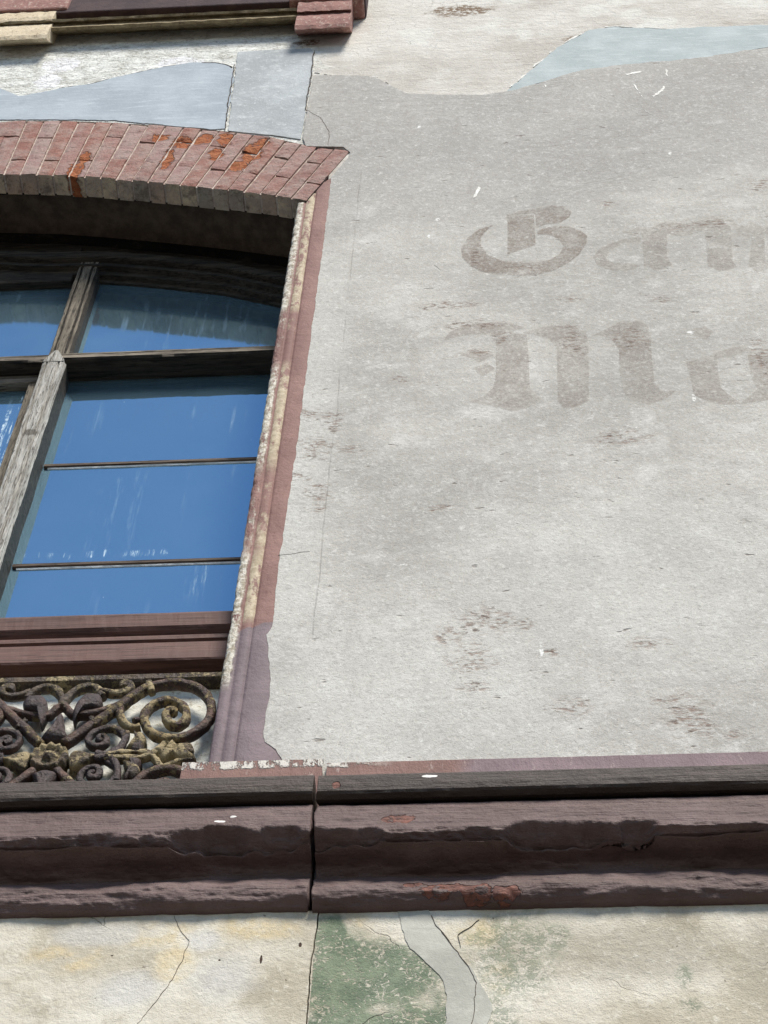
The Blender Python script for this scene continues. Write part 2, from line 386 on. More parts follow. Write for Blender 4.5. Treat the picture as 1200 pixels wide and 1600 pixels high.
def mat_wood(name, a, b, dark, st=(1, 1, .06), rough=.85, bump=.003, sc=70):
    m = Mat(name, rough, .25); f, g = grit(m)
    gr = m.noise(sc, 6, .75, st=st, off=3, dist=.4); g2 = m.noise(sc*2.7, 4, .7, st=st, off=5); cl = m.noise(8, 4, .6, off=2)
    c = m.mix(m.step(gr, .36, .62), a, b)
    c = m.mix(m.math('MULTIPLY', m.step(g2, .52, .61), .85), c, dark)
    c = m.mix(m.math('MULTIPLY', m.step(cl, .5, .7), .4), c, dark)
    kn = m.step(m.blobs([B(58, 625, 11, 4, .27), B(50, 690, 14, 5, .205)], .5, 50), 1.1, .7)
    c = m.mix(m.math('MULTIPLY', kn, .7), c, dark)
    m.color(c); m.bump([(gr, 1.2), (g2, 1.), (f, .1)], bump, 1.)
    return m.m

def mat_glass(name, haze=0., dirt=()):
    """old window glass, a strong mirror at this slant, with rain streaks and dust on it"""
    m = Mat(name, .03, .5); b = m.b
    b.inputs['Metallic'].default_value = .9
    col = (.36, .63, .82, 1)
    st = m.math('MULTIPLY', m.step(m.noise(46, 4, .7, st=(1, 1, .045), off=5), .54, .72), m.step(m.noise(7, 3, .6, st=(1, 1, .5), off=8), .46, .64))
    sp = m.step(m.noise(110, 2, .5, off=4), .765, .785)
    dust = m.noise(3.5, 5, .65, off=6)
    k = m.math('MAXIMUM', m.math('MULTIPLY', st, .26), m.math('MULTIPLY', sp, .45))
    k = m.math('MAXIMUM', k, m.math('MULTIPLY', m.step(dust, .35, .75), .02+haze))
    for lst, amt, scl in dirt:
        d = m.step(m.blobs(lst, .8, scl), 1.1, .5)
        k = m.math('MAXIMUM', k, m.math('MULTIPLY', m.math('MULTIPLY', d, m.step(m.noise(60, 5, .8, st=(1, 1, .07), off=2), .5, .66)), amt))
    m.put(b.inputs['Metallic'], m.math('MULTIPLY_ADD', k, -.9, .9))
    m.color(m.mix(k, col, C(200, 205, 208)))
    m.put(b.inputs['Roughness'], m.math('MULTIPLY_ADD', k, .6, .02+haze*.8))
    wv = m.noise(2.2, 2, .4, off=7); m.bump([(wv, 1.)], .004, .35)
    return m.m

def mat_iron(name, dark, rust, paint, keep=.5):
    m = Mat(name, .6, .4); f, g = grit(m)
    n1 = m.noise(30, 5, .72, off=3); n2 = m.noise(75, 5, .75, off=4); n3 = m.noise(9, 4, .6, off=5)
    c = m.mix(m.step(n1, .4, .62), dark, rust)
    k = m.step(m.math('ADD', m.math('MULTIPLY', n2, .5), m.math('MULTIPLY', n3, .5)), keep, keep+.06)
    c = m.mix(k, c, m.mix(m.step(n1, .4, .6), paint, C(152, 138, 106)))
    c = m.mix(m.math('MULTIPLY', m.step(g, .6, .7), .4), c, C(36, 28, 26))
    m.color(c); m.bump([(n1, .6), (n2, 1.3), (k, 1.1), (g, .5)], .0055, 1.)
    m.put(m.b.inputs['Roughness'], m.math('MULTIPLY_ADD', k, .3, .5))
    return m.m

def mat_lower():
    Bl = lambda a, b, c, d: B(a, b, c, d, -.03)
    m = Mat('lower_render', .92, .2); f, g = grit(m)
    cl = m.noise(4, 5, .65, off=14); c2 = m.noise(11, 6, .72, off=15); sp = m.noise(60, 5, .8, off=16); sq = m.noise(95, 3, .7, off=18, dist=1.5)
    x, z = m.xyz(0), m.xyz(2)
    c = m.mix(m.step(cl, .36, .64), C(176, 168, 150), C(205, 200, 186))
    c = m.mix(m.math('MULTIPLY', m.step(c2, .5, .68), .6), c, C(152, 143, 124))
    # ochre wash left from an older coat, greyer to the right
    oc = m.step(m.blobs([Bl(250, 1460, 70, 25), Bl(400, 1450, 80, 22), Bl(100, 1500, 70, 25), Bl(275, 1510, 40, 40), Bl(560, 1440, 70, 12), Bl(740, 1450, 40, 30), Bl(780, 1530, 30, 22)], .8, 14), 1.2, .5)
    c = m.mix(m.math('MULTIPLY', m.math('MULTIPLY', oc, m.step(c2, .38, .6)), .65), c, C(200, 182, 142))
    gy = m.step(m.blobs([Bl(200, 1550, 60, 30), Bl(150, 1460, 80, 20), Bl(350, 1530, 60, 40), Bl(320, 1470, 30, 20)], .6, 12), 1.2, .5)
    c = m.mix(m.math('MULTIPLY', gy, .5), c, C(186, 186, 184))
    rt = m.step(m.blobs([Bl(1000, 1480, 260, 60), Bl(1250, 1500, 150, 90)], .6, 8), 1.2, .4)
    c = m.mix(m.math('MULTIPLY', rt, .6), c, C(150, 144, 129))
    c = m.mix(m.math('MULTIPLY', m.step(sp, .55, .66), .5), c, C(214, 210, 196))
    # green paint, worn through
    gn = m.blobs([Bl(560, 1530, 125, 70), Bl(560, 1630, 160, 70), Bl(515, 1475, 26, 50)], .9, 16)
    gn2 = m.blobs([Bl(790, 1500, 70, 70), Bl(850, 1470, 40, 30), Bl(770, 1590, 50, 50), Bl(1070, 1525, 12, 22), Bl(1080, 1570, 20, 14)], .9, 22)
    gk = m.math('MULTIPLY', m.step(gn, 1.25, .75), m.step(x, wp(490, 1500, -.03)[0]-.0005, wp(490, 1500, -.03)[0]+.001))
    gk = m.math('MULTIPLY', gk, m.step(m.math('ADD', m.math('MULTIPLY', sq, .6), m.math('MULTIPLY', c2, .4)), .60, .50))
    gk2 = m.math('MULTIPLY', m.math('MULTIPLY', m.step(gn2, 1.3, .5), m.step(m.math('ADD', m.math('MULTIPLY', sq, .5), m.math('MULTIPLY', sp, .5)), .54, .46)), .6)
    gk = m.math('MAXIMUM', gk, gk2)
    gc = m.mix(m.step(m.noise(20, 4, .7, off=20), .4, .62), C(88, 105, 84), C(114, 127, 104))
    c = m.mix(m.math('MULTIPLY', gk, .9), c, gc)
    c = m.mix(m.math('MULTIPLY', m.step(f, .58, .72), .45), c, C(112, 104, 90))
    c = m.mix(m.math('MULTIPLY', m.step(m.noise(60, 2, .5, off=25), .74, .77), .7), c, C(84, 74, 64))
    sp2 = m.step(m.blobs([Bl(469, 1477, 2.5, 4), Bl(408, 1500, 2, 7), Bl(343, 1501, 2, 1.5), Bl(175, 1494, 2.5, 1.2)], .4, 90), 1., .8)
    c = m.mix(sp2, c, C(70, 56, 48))
    ck = m.math('MULTIPLY', m.cracks(3.4, .0035, 7.3), m.math('MULTIPLY', m.step(m.noise(5, 2, .5, off=30), .52, .64), .6))
    c = m.mix(m.math('MULTIPLY', ck, .7), c, C(74, 66, 58))
    m.color(c); m.bump([(f, .3), (g, .5), (sp, .9), (c2, 1.), (ck, -1.2), (gk, .25), (sp2, -1)], .003, 1.)
    return m.m

GREY = mat_grey(); CREAM = mat_cream(); LETTER = mat_letter(); CASING = mat_casing(); BRICK = mat_brick(); LOWER = mat_lower()
BLUE = mat_skim('blue_grey_skim', C(164, 173, 179), C(187, 194, 197), C(148, 157, 164))
PATCH = mat_skim('pale_grey_patch', C(174, 179, 180), C(204, 207, 206), C(152, 156, 157), (1, 1, 1), .8)
TEAL = mat_skim('teal_grey_skim', C(172, 180, 180), C(194, 199, 198), C(156, 165, 165))
FILLER = mat_skim('grey_filler', C(176, 175, 165), C(192, 191, 181), C(156, 155, 146), (1, 1, 1))
LIP = mat_plain('white_plaster_lip', [C(206, 204, 196), C(232, 231, 226), C(186, 180, 168)], 30)
MORTAR = mat_plain('lime_mortar', [C(176, 158, 146), C(206, 194, 182), C(150, 128, 116)], 40, bump=.004)
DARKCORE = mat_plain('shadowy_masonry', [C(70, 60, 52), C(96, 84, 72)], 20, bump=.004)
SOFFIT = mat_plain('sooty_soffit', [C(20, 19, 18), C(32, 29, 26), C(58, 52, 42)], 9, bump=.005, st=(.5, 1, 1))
MOULD = mat_stone('purple_brown_stone_paint', C(90, 72, 68), C(103, 85, 82), C(72, 59, 53),
                  ([B(628, 1293, 30, 8, -.075), B(690, 1393, 34, 9, -.05), B(745, 1396, 30, 13, -.05), B(790, 1397, 26, 10, -.05), B(650, 1388, 20, 5, -.05)], [B(345, 1297, 8, 2, -.075), B(367, 1289, 6, 2, -.075)]))
LEDGE = mat_stone('dark_ledge_paint', C(62, 53, 48), C(73, 63, 56), C(48, 43, 37),
                  ([B(526, 1231, 9, 6, -.1)], [B(672, 1213, 12, 2.2, -.104)]), (.2, 1, 3.))
def mat_plinth():
    m = Mat('plinth_paint', .75, .3); f, g = grit(m); x, z = m.xyz(0), m.xyz(2)
    n1 = m.noise(9, 5, .65, off=3); n2 = m.noise(60, 5, .75, off=4, st=(1, 1, .35))
    c = m.mix(m.step(n1, .35, .65), C(114, 86, 79), C(129, 100, 91))
    c = m.mix(m.step(m.math('ADD', x, m.math('MULTIPLY', n1, .06)), -.11, -.06), c, m.mix(m.step(n1, .35, .65), C(114, 97, 100), C(126, 108, 111)))
    zr = m.step(m.math('ADD', z, m.math('MULTIPLY_ADD', m.noise(30, 4, .7, off=8), .03, -.015)), 4.622, 4.628)
    wz = m.math('MULTIPLY', zr, m.step(x, -.22, -.36)); wz = m.math('MULTIPLY', wz, m.step(n2, .42, .52))
    c = m.mix(m.math('MULTIPLY', wz, .9), c, C(204, 200, 190))
    c = m.mix(m.math('MULTIPLY', m.step(n2, .6, .68), .5), c, C(176, 160, 152))
    m.color(c); m.bump([(f, .2), (g, .4), (n2, 1.), (wz, .8)], .003, 1.); return m.m
PLINTH = mat_plinth()
GREYWOOD = mat_wood('weathered_grey_wood', C(146, 142, 133), C(196, 193, 185), C(76, 70, 62), bump=.005, sc=120)
BROWNWOOD = mat_wood('dark_bare_wood', C(100, 92, 80), C(136, 127, 112), C(48, 43, 37), bump=.005, sc=120)
FLATWOOD = mat_wood('dark_bare_wood_lying', C(94, 86, 76), C(134, 125, 111), C(42, 37, 32), (.06, 1, 1))
REDWOOD = mat_wood('red_brown_wood_paint', C(86, 63, 57), C(101, 74, 66), C(68, 49, 44), (.05, 1, 1), .6, .0015, 40)
HEADWOOD = mat_wood('dark_head_and_shade_wood', C(38, 35, 31), C(66, 60, 52), C(18, 17, 15), (.06, 1, 1))  # near-black wood of the head; also paints shade on mullion sides and transom undersides
BARWOOD = mat_wood('glazing_bar_wood', C(78, 66, 58), C(112, 98, 86), C(48, 40, 36), (.06, 1, 1))
PUTTY = mat_plain('white_putty', [C(196, 204, 208), C(224, 228, 228)], 50)
GLASS = mat_glass('window_glass', 0., [([B(175, 800, 40, 60, .245), B(215, 780, 16, 60, .245)], .16, 30), ([B(320, 915, 30, 50, .245)], .3, 40), ([B(150, 866, 130, 7, .245)], .6, 60)])
GLASSTOP = mat_glass('dusty_fanlight_glass', .03, [([B(350, 480, 130, 40, .245)], .14, 8)])
GLASSDIRTY = mat_glass('paint_smeared_glass', .02, [([B(14, 670, 14, 46, .245), B(34, 620, 8, 16, .245), B(4, 720, 12, 20, .245)], .85, 60)])
IRON = mat_iron('rusty_dark_iron', C(54, 42, 40), C(76, 56, 49), C(118, 104, 78), .57)
IRONRED = mat_iron('red_brown_iron', C(60, 44, 38), C(92, 66, 52), C(140, 122, 86), .515)
IRONCREAM = mat_iron('flaking_cream_iron', C(62, 50, 42), C(92, 76, 56), C(134, 120, 90), .49)
IRONPALE = mat_iron('pale_flaking_iron', C(70, 56, 44), C(106, 90, 66), C(152, 136, 102), .45)
IRONPLUM = mat_iron('plum_painted_iron', C(54, 43, 42), C(74, 58, 54), C(112, 94, 72), .58)
PANEL = mat_plain('pale_panel_paint', [C(206, 206, 196), C(226, 226, 217), C(168, 160, 142)], 14, bump=.004)
REDSTONE = mat_plain('red_painted_stone', [C(132, 96, 89), C(152, 114, 105), C(184, 166, 152)], 22, bump=.004)
OCHRESTONE = mat_plain('cream_painted_stone', [C(196, 180, 152), C(210, 196, 170), C(136, 120, 98)], 26, bump=.004)
OLIVESTONE = mat_plain('olive_painted_stone', [C(122, 108, 84), C(160, 146, 116), C(84, 70, 56)], 26, bump=.004)
PLUMSTONE = mat_plain('plum_painted_stone', [C(58, 46, 48), C(74, 58, 58)], 16, bump=.003)
ASPHALT = mat_plain('stone_paving', [lin(84, 81, 77), lin(94, 90, 86)], 3, bump=.004)

# ------------------------------------------------------------------ setting
gr = obj('street', [(-600, -900, 0), (600, -900, 0), (600, 900, 0), (-600, 900, 0)], [(0, 1, 2, 3)], ASPHALT); tag(gr, kind='structure')

# ------------------------------------------------------------------ the wall
XC = -1.5                                        # middle of the arched window
XJ, XO = -.582, -.495                            # inner and outer edge of its casing
mir = lambda p: (2*XC-p[0], p[1])
intr_r = [(-1.5, 7.357), (-1.318, 7.331), (-1.174, 7.295), (-.983, 7.239), (-.795, 7.178), (-.657, 7.126), (-.556, 7.079)]
extr_r = [(-1.5, 7.737), (-1.34, 7.722), (-1.184, 7.69), (-1.0, 7.642), (-.835, 7.588), (-.688, 7.524), (-.588, 7.458), (-.472, 7.415)]
arch_end = [wp(550, 246), wp(520, 275), wp(484, 312)]

wall = thing('plaster_wall', (-.3, 0, 4.65), 'weathered plaster wall beside and above the arched window, with faded lettering', 'wall')
hole = [(x, z+.008) for x, z in extr_r]+[(-.468, 7.41), (-.475, 7.385), (-.505, 7.29), (-.505, 4.3)]
hole = hole+[mir(p) for p in reversed(hole[1:])]
slab('old_render', [(-4, 4.3), (3, 4.3), (3, 9.5), (-4, 9.5)], .004, .34, CREAM, wall, [hole])
# the grey coat on the right of the window
edge = wps([(1200, 75), (1165, 80), (1100, 90), (1040, 96), (960, 103), (900, 112), (862, 124), (800, 143), (752, 149), (700, 149), (640, 147), (612, 136), (590, 122), (556, 119), (491, 118)])
inner = wps([(480, 172), (473, 217), (478, 229), (537, 230), (547, 239), (543, 248), (518, 277), (506, 375), (492, 480), (465, 690), (437, 872), (426, 981), (417, 992), (424, 1068), (412, 1145), (414, 1160), (432, 1172), (440, 1186)])
gro = ragged([(3, 8.47)]+edge, .006, .006, 1, False)+ragged(inner, .0022, .006, 2, False)+[(-.42, 4.6), (3, 4.6)]
slab('grey_render', gro, -.0018, .006, GREY, wall)
slab('blue_grey_skim', ragged(wps([(-60, 160), (0, 137), (30, 150), (72, 142), (100, 136), (140, 131), (185, 119), (250, 105), (300, 97), (342, 98), (360, 103), (366, 113), (361, 150), (351, 200), (330, 201), (175, 187), (90, 186), (0, 186), (-60, 186)]), .0045, .006, 5), .0012, .005, BLUE, wall)
slab('pale_plaster_patch', ragged(wps([(371, 81), (430, 77), (486, 75), (490, 84), (488, 116), (478, 170), (470, 217), (428, 211), (357, 204), (363, 150), (368, 113)]), .0026, .006, 6), .0006, .005, PATCH, wall)
slab('teal_grey_skim', ragged(wps([(786, 146), (830, 108), (870, 74), (920, 46), (960, 41), (1040, 45), (1080, 42), (1200, 38), (1330, 30), (1330, 60), (1200, 72), (1165, 79), (1100, 89), (1040, 95), (960, 102), (900, 111), (860, 123), (800, 142)]), .0055, .005, 7), .0018, .005, TEAL, wall)
def lip(pts, width, seed, yf):
    p = ragged(wps(pts), .003, .004, seed, False); run = []; k = 0
    def flush():
        nonlocal run
        if len(run) > 3:
            a = [(q[0]-w_*.3, q[1]+w_*.6) for q, w_ in run]; b = [(q[0]+w_*.3, q[1]-w_*.4) for q, w_ in run]
            slab('plaster_lip', a+b[::-1], yf, yf+.003, LIP, wall)
        run = []
    for i, q in enumerate(p):
        g = mn.noise(Vector((q[0]*16, q[1]*16, seed)))*.9+mn.noise(Vector((q[0]*90, q[1]*90, seed)))*.7+.12
        if g > 0: run.append((q, width*min(1, g*1.8)+.0006))
        else: flush()
    flush()
lip([(600, 124), (614, 136), (642, 147), (700, 149), (752, 148.5), (792, 144)], .0075, 3, .0012)
lip([(788, 144), (830, 107), (870, 73), (920, 45), (960, 40), (1040, 44)], .0075, 5, .0012)
lip([(30, 149), (72, 141), (100, 135), (140, 130), (185, 118), (250, 104), (300, 96)], .010, 8, .0005)
lip([(492, 112), (520, 117), (556, 118), (590, 120)], .006, 9, .0012)
for k, l in enumerate(([(1042, 110), (1041, 126), (1034, 143), (1020, 152)], [(978, 118), (1001, 113)], [(984, 122), (993, 138), (1003, 152)], [(1003, 170), (1013, 178), (1021, 181)], [(854, 134), (849, 143), (857, 146)], [(679, 415), (692, 424), (703, 431), (712, 438)], [(750, 294), (744, 306), (736, 314)])):
    lip(l, .0105, 40+k, -.0026)
# hair cracks that run as open joints
def crack(name, pts, width, yf, mat, parent, seed=0):
    p = ragged(wps(pts), .003, .006, seed, False); a = []; b = []
    for i, q in enumerate(p):
        t = i/(len(p)-1); wd = width*(.35+.65*math.sin(math.pi*min(1, max(0, t*.9+.05))))*(.6+.8*abs(mn.noise(Vector((q[0]*60, q[1]*60, seed)))))
        a.append((q[0]-wd/2, q[1]+wd*.2)); b.append((q[0]+wd/2, q[1]-wd*.2))
    return slab(name, a+b[::-1], yf, yf+.004, mat, parent)
CRACKM = mat_plain('crack_shadow', [C(64, 56, 50), C(82, 72, 64)], 30)
crack('crack', [(478, 172), (500, 185), (514, 205), (513, 228)], .0022, -.0024, CRACKM, wall, 3)
crack('crack', [(366, 100), (362, 130), (357, 155), (352, 202)], .0035, -.0006, CRACKM, wall, 4)
crack('crack', [(490, 80), (487, 118), (481, 150), (477, 172)], .004, -.0024, CRACKM, wall, 5)
crack('crack', [(316, 97.5), (335, 97.5), (352, 100), (362, 104)], .006, -.0002, CRACKM, wall, 6)
crack('crack', [(437, 868), (455, 867), (470, 864), (484, 863)], .0018, -.0024, CRACKM, wall, 8)

# faded black-letter writing
def letter(name, polys, keep=1.):
    V = []; F = []
    for pl in polys:
        q = ragged([wp(600+a/2, 280+b/2, -.0028) for a, b in pl], .0007, .006, len(V) % 17)
        t = tessellate_polygon([[Vector((x, z, 0)) for x, z in q]]); s = len(V)
        V += [(x, -.0028, z) for x, z in q]
        for f in t:
            a, b, c = [q[i] for i in f]; f = list(f)
            if (b[0]-a[0])*(c[1]-a[1])-(b[1]-a[1])*(c[0]-a[0]) < 0: f.reverse()
            F.append([i+s for i in f])
    o = obj(name, V, F, LETTER, wall)
    at = o.data.attributes.new('keep', 'FLOAT', 'FACE'); at.data.foreach_set('value', [keep]*len(o.data.polygons))
    return o
letter('painted_letter', [
    [(345, 140), (300, 155), (262, 182), (241, 215), (245, 245), (272, 272), (310, 289), (370, 299), (430, 301), (475, 299), (530, 284), (575, 262), (610, 235), (632, 200), (635, 176), (612, 158), (575, 147), (535, 146), (500, 152), (478, 162), (480, 172), (515, 172), (545, 185), (561, 208), (550, 232), (520, 250), (470, 259), (420, 259), (365, 253), (325, 236), (304, 208), (302, 182), (320, 160)],
    [(386, 112), (468, 110), (474, 205), (445, 215), (386, 234)],
    [(380, 113), (420, 100), (480, 90), (525, 81), (560, 84), (586, 101), (580, 118), (550, 136), (505, 141), (477, 150), (472, 108), (430, 109)]], .9)
letter('painted_letter', [
    [(803, 181), (765, 183), (715, 197), (672, 218), (653, 243), (668, 272), (715, 285), (770, 283), (800, 270), (770, 262), (720, 262), (692, 246), (706, 220), (750, 200), (803, 194)],
    [(806, 170), (850, 160), (884, 168), (884, 240), (900, 268), (850, 284), (812, 270)],
    [(740, 165), (790, 150), (850, 150), (880, 162), (806, 170), (780, 175)]], .42)
letter('painted_letter', [
    [(836, 150), (880, 132), (940, 140), (1000, 128), (1060, 127), (1084, 150), (1050, 165), (1000, 160), (930, 178), (880, 170)],
    [(1003, 165), (1050, 166), (1084, 152), (1090, 255), (1106, 275), (1050, 288), (1012, 272)]], .42)
letter('painted_letter', [
    [(1098, 152), (1150, 136), (1190, 150), (1230, 146), (1260, 160), (1240, 178), (1190, 170), (1150, 180), (1110, 178)],
    [(1150, 182), (1188, 176), (1192, 256), (1215, 276), (1165, 290), (1140, 270)]], .35)
letter('painted_letter', [
    [(185, 505), (205, 478), (240, 460), (290, 450), (350, 447), (410, 452), (440, 464), (395, 478), (350, 492), (310, 484), (270, 485), (225, 492)],
    [(240, 546), (285, 530), (345, 548), (300, 572)], [(282, 588), (325, 574), (347, 590), (302, 622)],
    [(350, 498), (400, 482), (446, 484), (452, 560), (456, 655), (490, 688), (450, 715), (400, 724), (340, 708), (264, 695), (310, 680), (342, 650), (350, 600)],
    [(430, 478), (480, 466), (530, 455), (590, 458), (630, 478), (640, 520), (640, 690), (600, 712), (560, 714), (543, 690), (540, 530), (515, 498), (470, 486)],
    [(644, 492), (690, 470), (740, 444), (790, 440), (825, 456), (834, 500), (838, 570), (846, 640), (872, 662), (914, 660), (880, 685), (830, 704), (780, 694), (745, 668), (736, 600), (734, 530), (706, 496), (670, 486)]], .52)
letter('painted_letter', [
    [(944, 572), (990, 556), (1040, 546), (1044, 600), (1052, 650), (1088, 682), (1116, 700), (1060, 704), (1000, 690), (968, 672), (958, 620)],
    [(1030, 545), (1080, 526), (1130, 521), (1136, 535), (1090, 552), (1044, 560)],
    [(1134, 532), (1180, 535), (1230, 560), (1234, 640), (1260, 670), (1200, 690), (1112, 702), (1166, 656), (1146, 610)],
    [(960, 470), (1000, 458), (1030, 475), (1010, 500), (975, 500)]], .5)

# ------------------------------------------------------------------ brick arch
arch = thing('brick_arch', (XC, 0, 7.3), 'segmental arch of worn red bricks over the wood window, some broken to bright orange', 'arch')
def resample(pts, n):
    P = [Vector(p) for p in pts]; L = [0]
    for a, b in zip(P, P[1:]): L.append(L[-1]+(b-a).length)
    out = []
    for i in range(n+1):
        s = L[-1]*i/n; j = 0
        while j < len(P)-2 and L[j+1] < s: j += 1
        out.append(P[j].lerp(P[j+1], (s-L[j])/(L[j+1]-L[j])))
    return out
NB = 20
Iin = resample(intr_r, NB)
extr_l = extr_r[:-1]+[(-.505, 7.425), (-.472, 7.412), (-.42, 7.385)]
def ext_z(x):
    for a, b in zip(extr_l, extr_l[1:]):
        if x <= b[0]: return a[1]+(b[1]-a[1])*(x-a[0])/(b[0]-a[0])
    return extr_l[-1][1]
LEAN = ((-1.5, -.01), (-1.35, .025), (-1.2, .07), (-1.05, .14), (-.9, .21), (-.78, .26), (-.65, .30), (-.556, .325))
Eo = []
for p in Iin:
    l = next(a[1]+(b[1]-a[1])*(p.x-a[0])/(b[0]-a[0]) for a, b in zip(LEAN, LEAN[1:]) if p.x <= b[0]+1e-6); h = .36
    for _ in range(8): h = ext_z(p.x+l*h)-p.y
    Eo.append(Vector((p.x+l*h, p.y+h)))
reds = [C(146, 110, 101), C(151, 117, 109), C(140, 99, 88), C(154, 126, 120), C(146, 104, 92), C(137, 104, 96), C(151, 120, 115), C(143, 108, 100)]
orange = [C(150, 76, 48), C(142, 70, 44), C(158, 90, 60)]
greys = [C(196, 184, 164), C(206, 190, 166), C(172, 162, 146), C(214, 196, 168), C(196, 172, 150)]  # grey undersides, coloured paler in place of light bounced up from the street
random.seed(11)
bV = []; bF = []; bT = []; bU = []
def lerp2(c, u, v):
    a = c[0].lerp(c[1], u); b = c[3].lerp(c[2], u); return a.lerp(b, v)
def brick(c, col, ucol, bottom, broken=0, sd=0):
    """one brick of the face: c = corners (x, z) from the intrados up, a small grid so that it is uneven"""
    nu, nv = 4, max(4, int(((c[3]-c[0]).length)/.014)); y0 = random.uniform(-.0025, .002)
    yb = .066+random.uniform(-.002, .002)
    top = {}
    s = len(bV)
    for j in range(nv+1):
        for i in range(nu+1):
            u, v = i/nu, j/nv; p = lerp2(c, u, v)
            e = min(u, 1-u)*nu; e2 = min(v, 1-v)*nv
            rim = .002 if (e < .5 or e2 < .5) else 0
            nz = mn.noise(Vector((p.x*40, p.y*40, sd)))*.0022+mn.noise(Vector((p.x*110, p.y*110, sd)))*.0012
            ob = min(((p.x-o[0])/o[2])**2+((p.y-o[1])/o[3])**2 for o in OSPOT)
            if ob < 1.6: nz += max(0, .25+mn.noise(Vector((p.x*40, p.y*30, 5))))*.005*(1.6-ob)
            if broken: nz += max(0, .4+1.3*mn.noise(Vector((p.x*34, p.y*26, sd+.5))))*broken*.38*min(1, e*1.3, e2*1.3)
            jx = mn.noise(Vector((p.x*60, p.y*60, 3)))*.0016
            bV.append((p.x+jx, y0+rim+nz, p.y+jx))
    W = nu+1
    for j in range(nv):
        for i in range(nu):
            a = s+j*W+i; bF.append((a, a+1, a+W+1, a+W)); bT.append(col); bU.append(0)
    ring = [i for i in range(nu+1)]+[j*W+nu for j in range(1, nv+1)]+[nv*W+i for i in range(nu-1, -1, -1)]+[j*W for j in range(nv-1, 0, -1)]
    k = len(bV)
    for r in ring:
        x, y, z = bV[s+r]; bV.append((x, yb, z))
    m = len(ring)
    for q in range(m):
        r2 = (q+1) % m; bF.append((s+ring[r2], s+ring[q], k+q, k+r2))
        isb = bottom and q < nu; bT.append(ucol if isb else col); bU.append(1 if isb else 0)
ORANGE = {}
for side in (1, -1):
    for i in range(NB):
        a0, a1, e1, e0 = Iin[i], Iin[i+1], Eo[i+1], Eo[i]
        t0 = a0.lerp(a1, .06); t1 = a0.lerp(a1, .94); u0 = e0.lerp(e1, .06); u1 = e0.lerp(e1, .94)
        if i % 2 == 0: cuts = [0, .70, 1]
        else: cuts = [0, .30, 1]
        cuts = [0]+[min(.97, max(.03, q+random.uniform(-.05, .05))) for q in cuts[1:-1]]+[1]
        for q in range(len(cuts)-1):
            v0, v1 = cuts[q]+(.008 if q else 0), cuts[q+1]-(.008 if q < len(cuts)-2 else 0)
            c = [t0.lerp(u0, v0), t1.lerp(u1, v0), t1.lerp(u1, v1), t0.lerp(u0, v1)]
            col = random.choice(reds); br = 0
            if side == 1 and i in ORANGE and q == (0 if i in (6, 11) else 1):
                col = orange[ORANGE[i][0]]; br = ORANGE[i][1]
            pass
            if side == -1: c = [Vector(mir(p)) for p in (c[1], c[0], c[3], c[2])]
            brick(c, col, random.choice(greys), q == 0, br, random.uniform(0, 50))
bo = obj('brickwork', bV, bF, BRICK, arch)
at = bo.data.attributes.new('tint', 'FLOAT_COLOR', 'FACE'); at.data.foreach_set('color', np.array(bT, dtype=np.float32).ravel())
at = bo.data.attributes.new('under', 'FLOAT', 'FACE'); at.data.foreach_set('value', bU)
full_i = [Vector(mir(p)) for p in Iin[::-1]]+Iin[1:]; full_e = [Vector(mir(p)) for p in Eo[::-1]]+Eo[1:]
fi = full_i[:]; fe = full_e[:]
for L in (fi, fe): L[0] = L[0].lerp(L[1], .25); L[-1] = L[-1].lerp(L[-2], .25)
mort = [(p.x, p.y+.0015) for p in fi]+[(p.x, p.y-.004) for p in reversed(fe)]
slab('mortar', mort, .0065, .062, MORTAR, arch)
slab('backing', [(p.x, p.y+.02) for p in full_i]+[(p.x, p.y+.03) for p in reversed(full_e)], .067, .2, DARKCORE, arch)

# dark deep soffit behind the brick ring, and the reveals
REV = thing('window_reveal', (XC, .2, 6.), 'sooty dark plastered underside of the arch above the window head', 'soffit')
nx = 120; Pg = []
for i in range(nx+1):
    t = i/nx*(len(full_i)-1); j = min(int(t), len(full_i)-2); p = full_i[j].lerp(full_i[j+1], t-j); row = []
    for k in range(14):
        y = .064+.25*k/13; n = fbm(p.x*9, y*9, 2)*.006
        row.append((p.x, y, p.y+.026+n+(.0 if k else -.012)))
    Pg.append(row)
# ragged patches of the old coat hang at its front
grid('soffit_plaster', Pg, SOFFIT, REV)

# ------------------------------------------------------------------ casing of the opening
cas = thing('window_casing', (-.54, 0, 4.62), 'painted stone strip along the right side of the window, dusty rose above and purple below', 'window casing')
prof = [(XJ, .34), (XJ-.001, .1), (XJ-.001, .012), (XJ+.001, .004), (XJ+.005, .0), (XJ+.014, -.001), (XJ+.019, .0), (XJ+.022, .003), (XJ+.026, .0), (XJ+.031, -.002), (XJ+.037, -.0025), (XJ+.043, -.0015), (XJ+.0455, .001), (XJ+.047, .0028), (XJ+.049, .0), (XJ+.054, -.0012), (XO-.02, -.0012), (XO+.055, -.001), (XO+.056, .02)]
Pg = []; nz_ = 520
for i in range(nz_+1):
    z = 4.6+(7.3-4.6)*i/nz_; row = []
    for j, (x, y) in enumerate(prof):
        r = mn.noise(Vector((x*40, z*40, 1)))+.6*mn.noise(Vector((x*90, z*110, 4)))
        amp = .0028 if 1 <= j <= 5 and z > 4.88 else .0008
        row.append((x+r*amp*(1 if j < 6 else .4), y+(abs(r)*amp if j else 0), min(z, 7.062 if x < -.556 else 7.062+(x+.556)*3.1)))
    Pg.append(row)
grid('casing_strip', Pg, CASING, cas)
grid('casing_strip', [[(2*XC-x, y, z) for x, y, z in r] for r in Pg[::4]], CASING, cas)

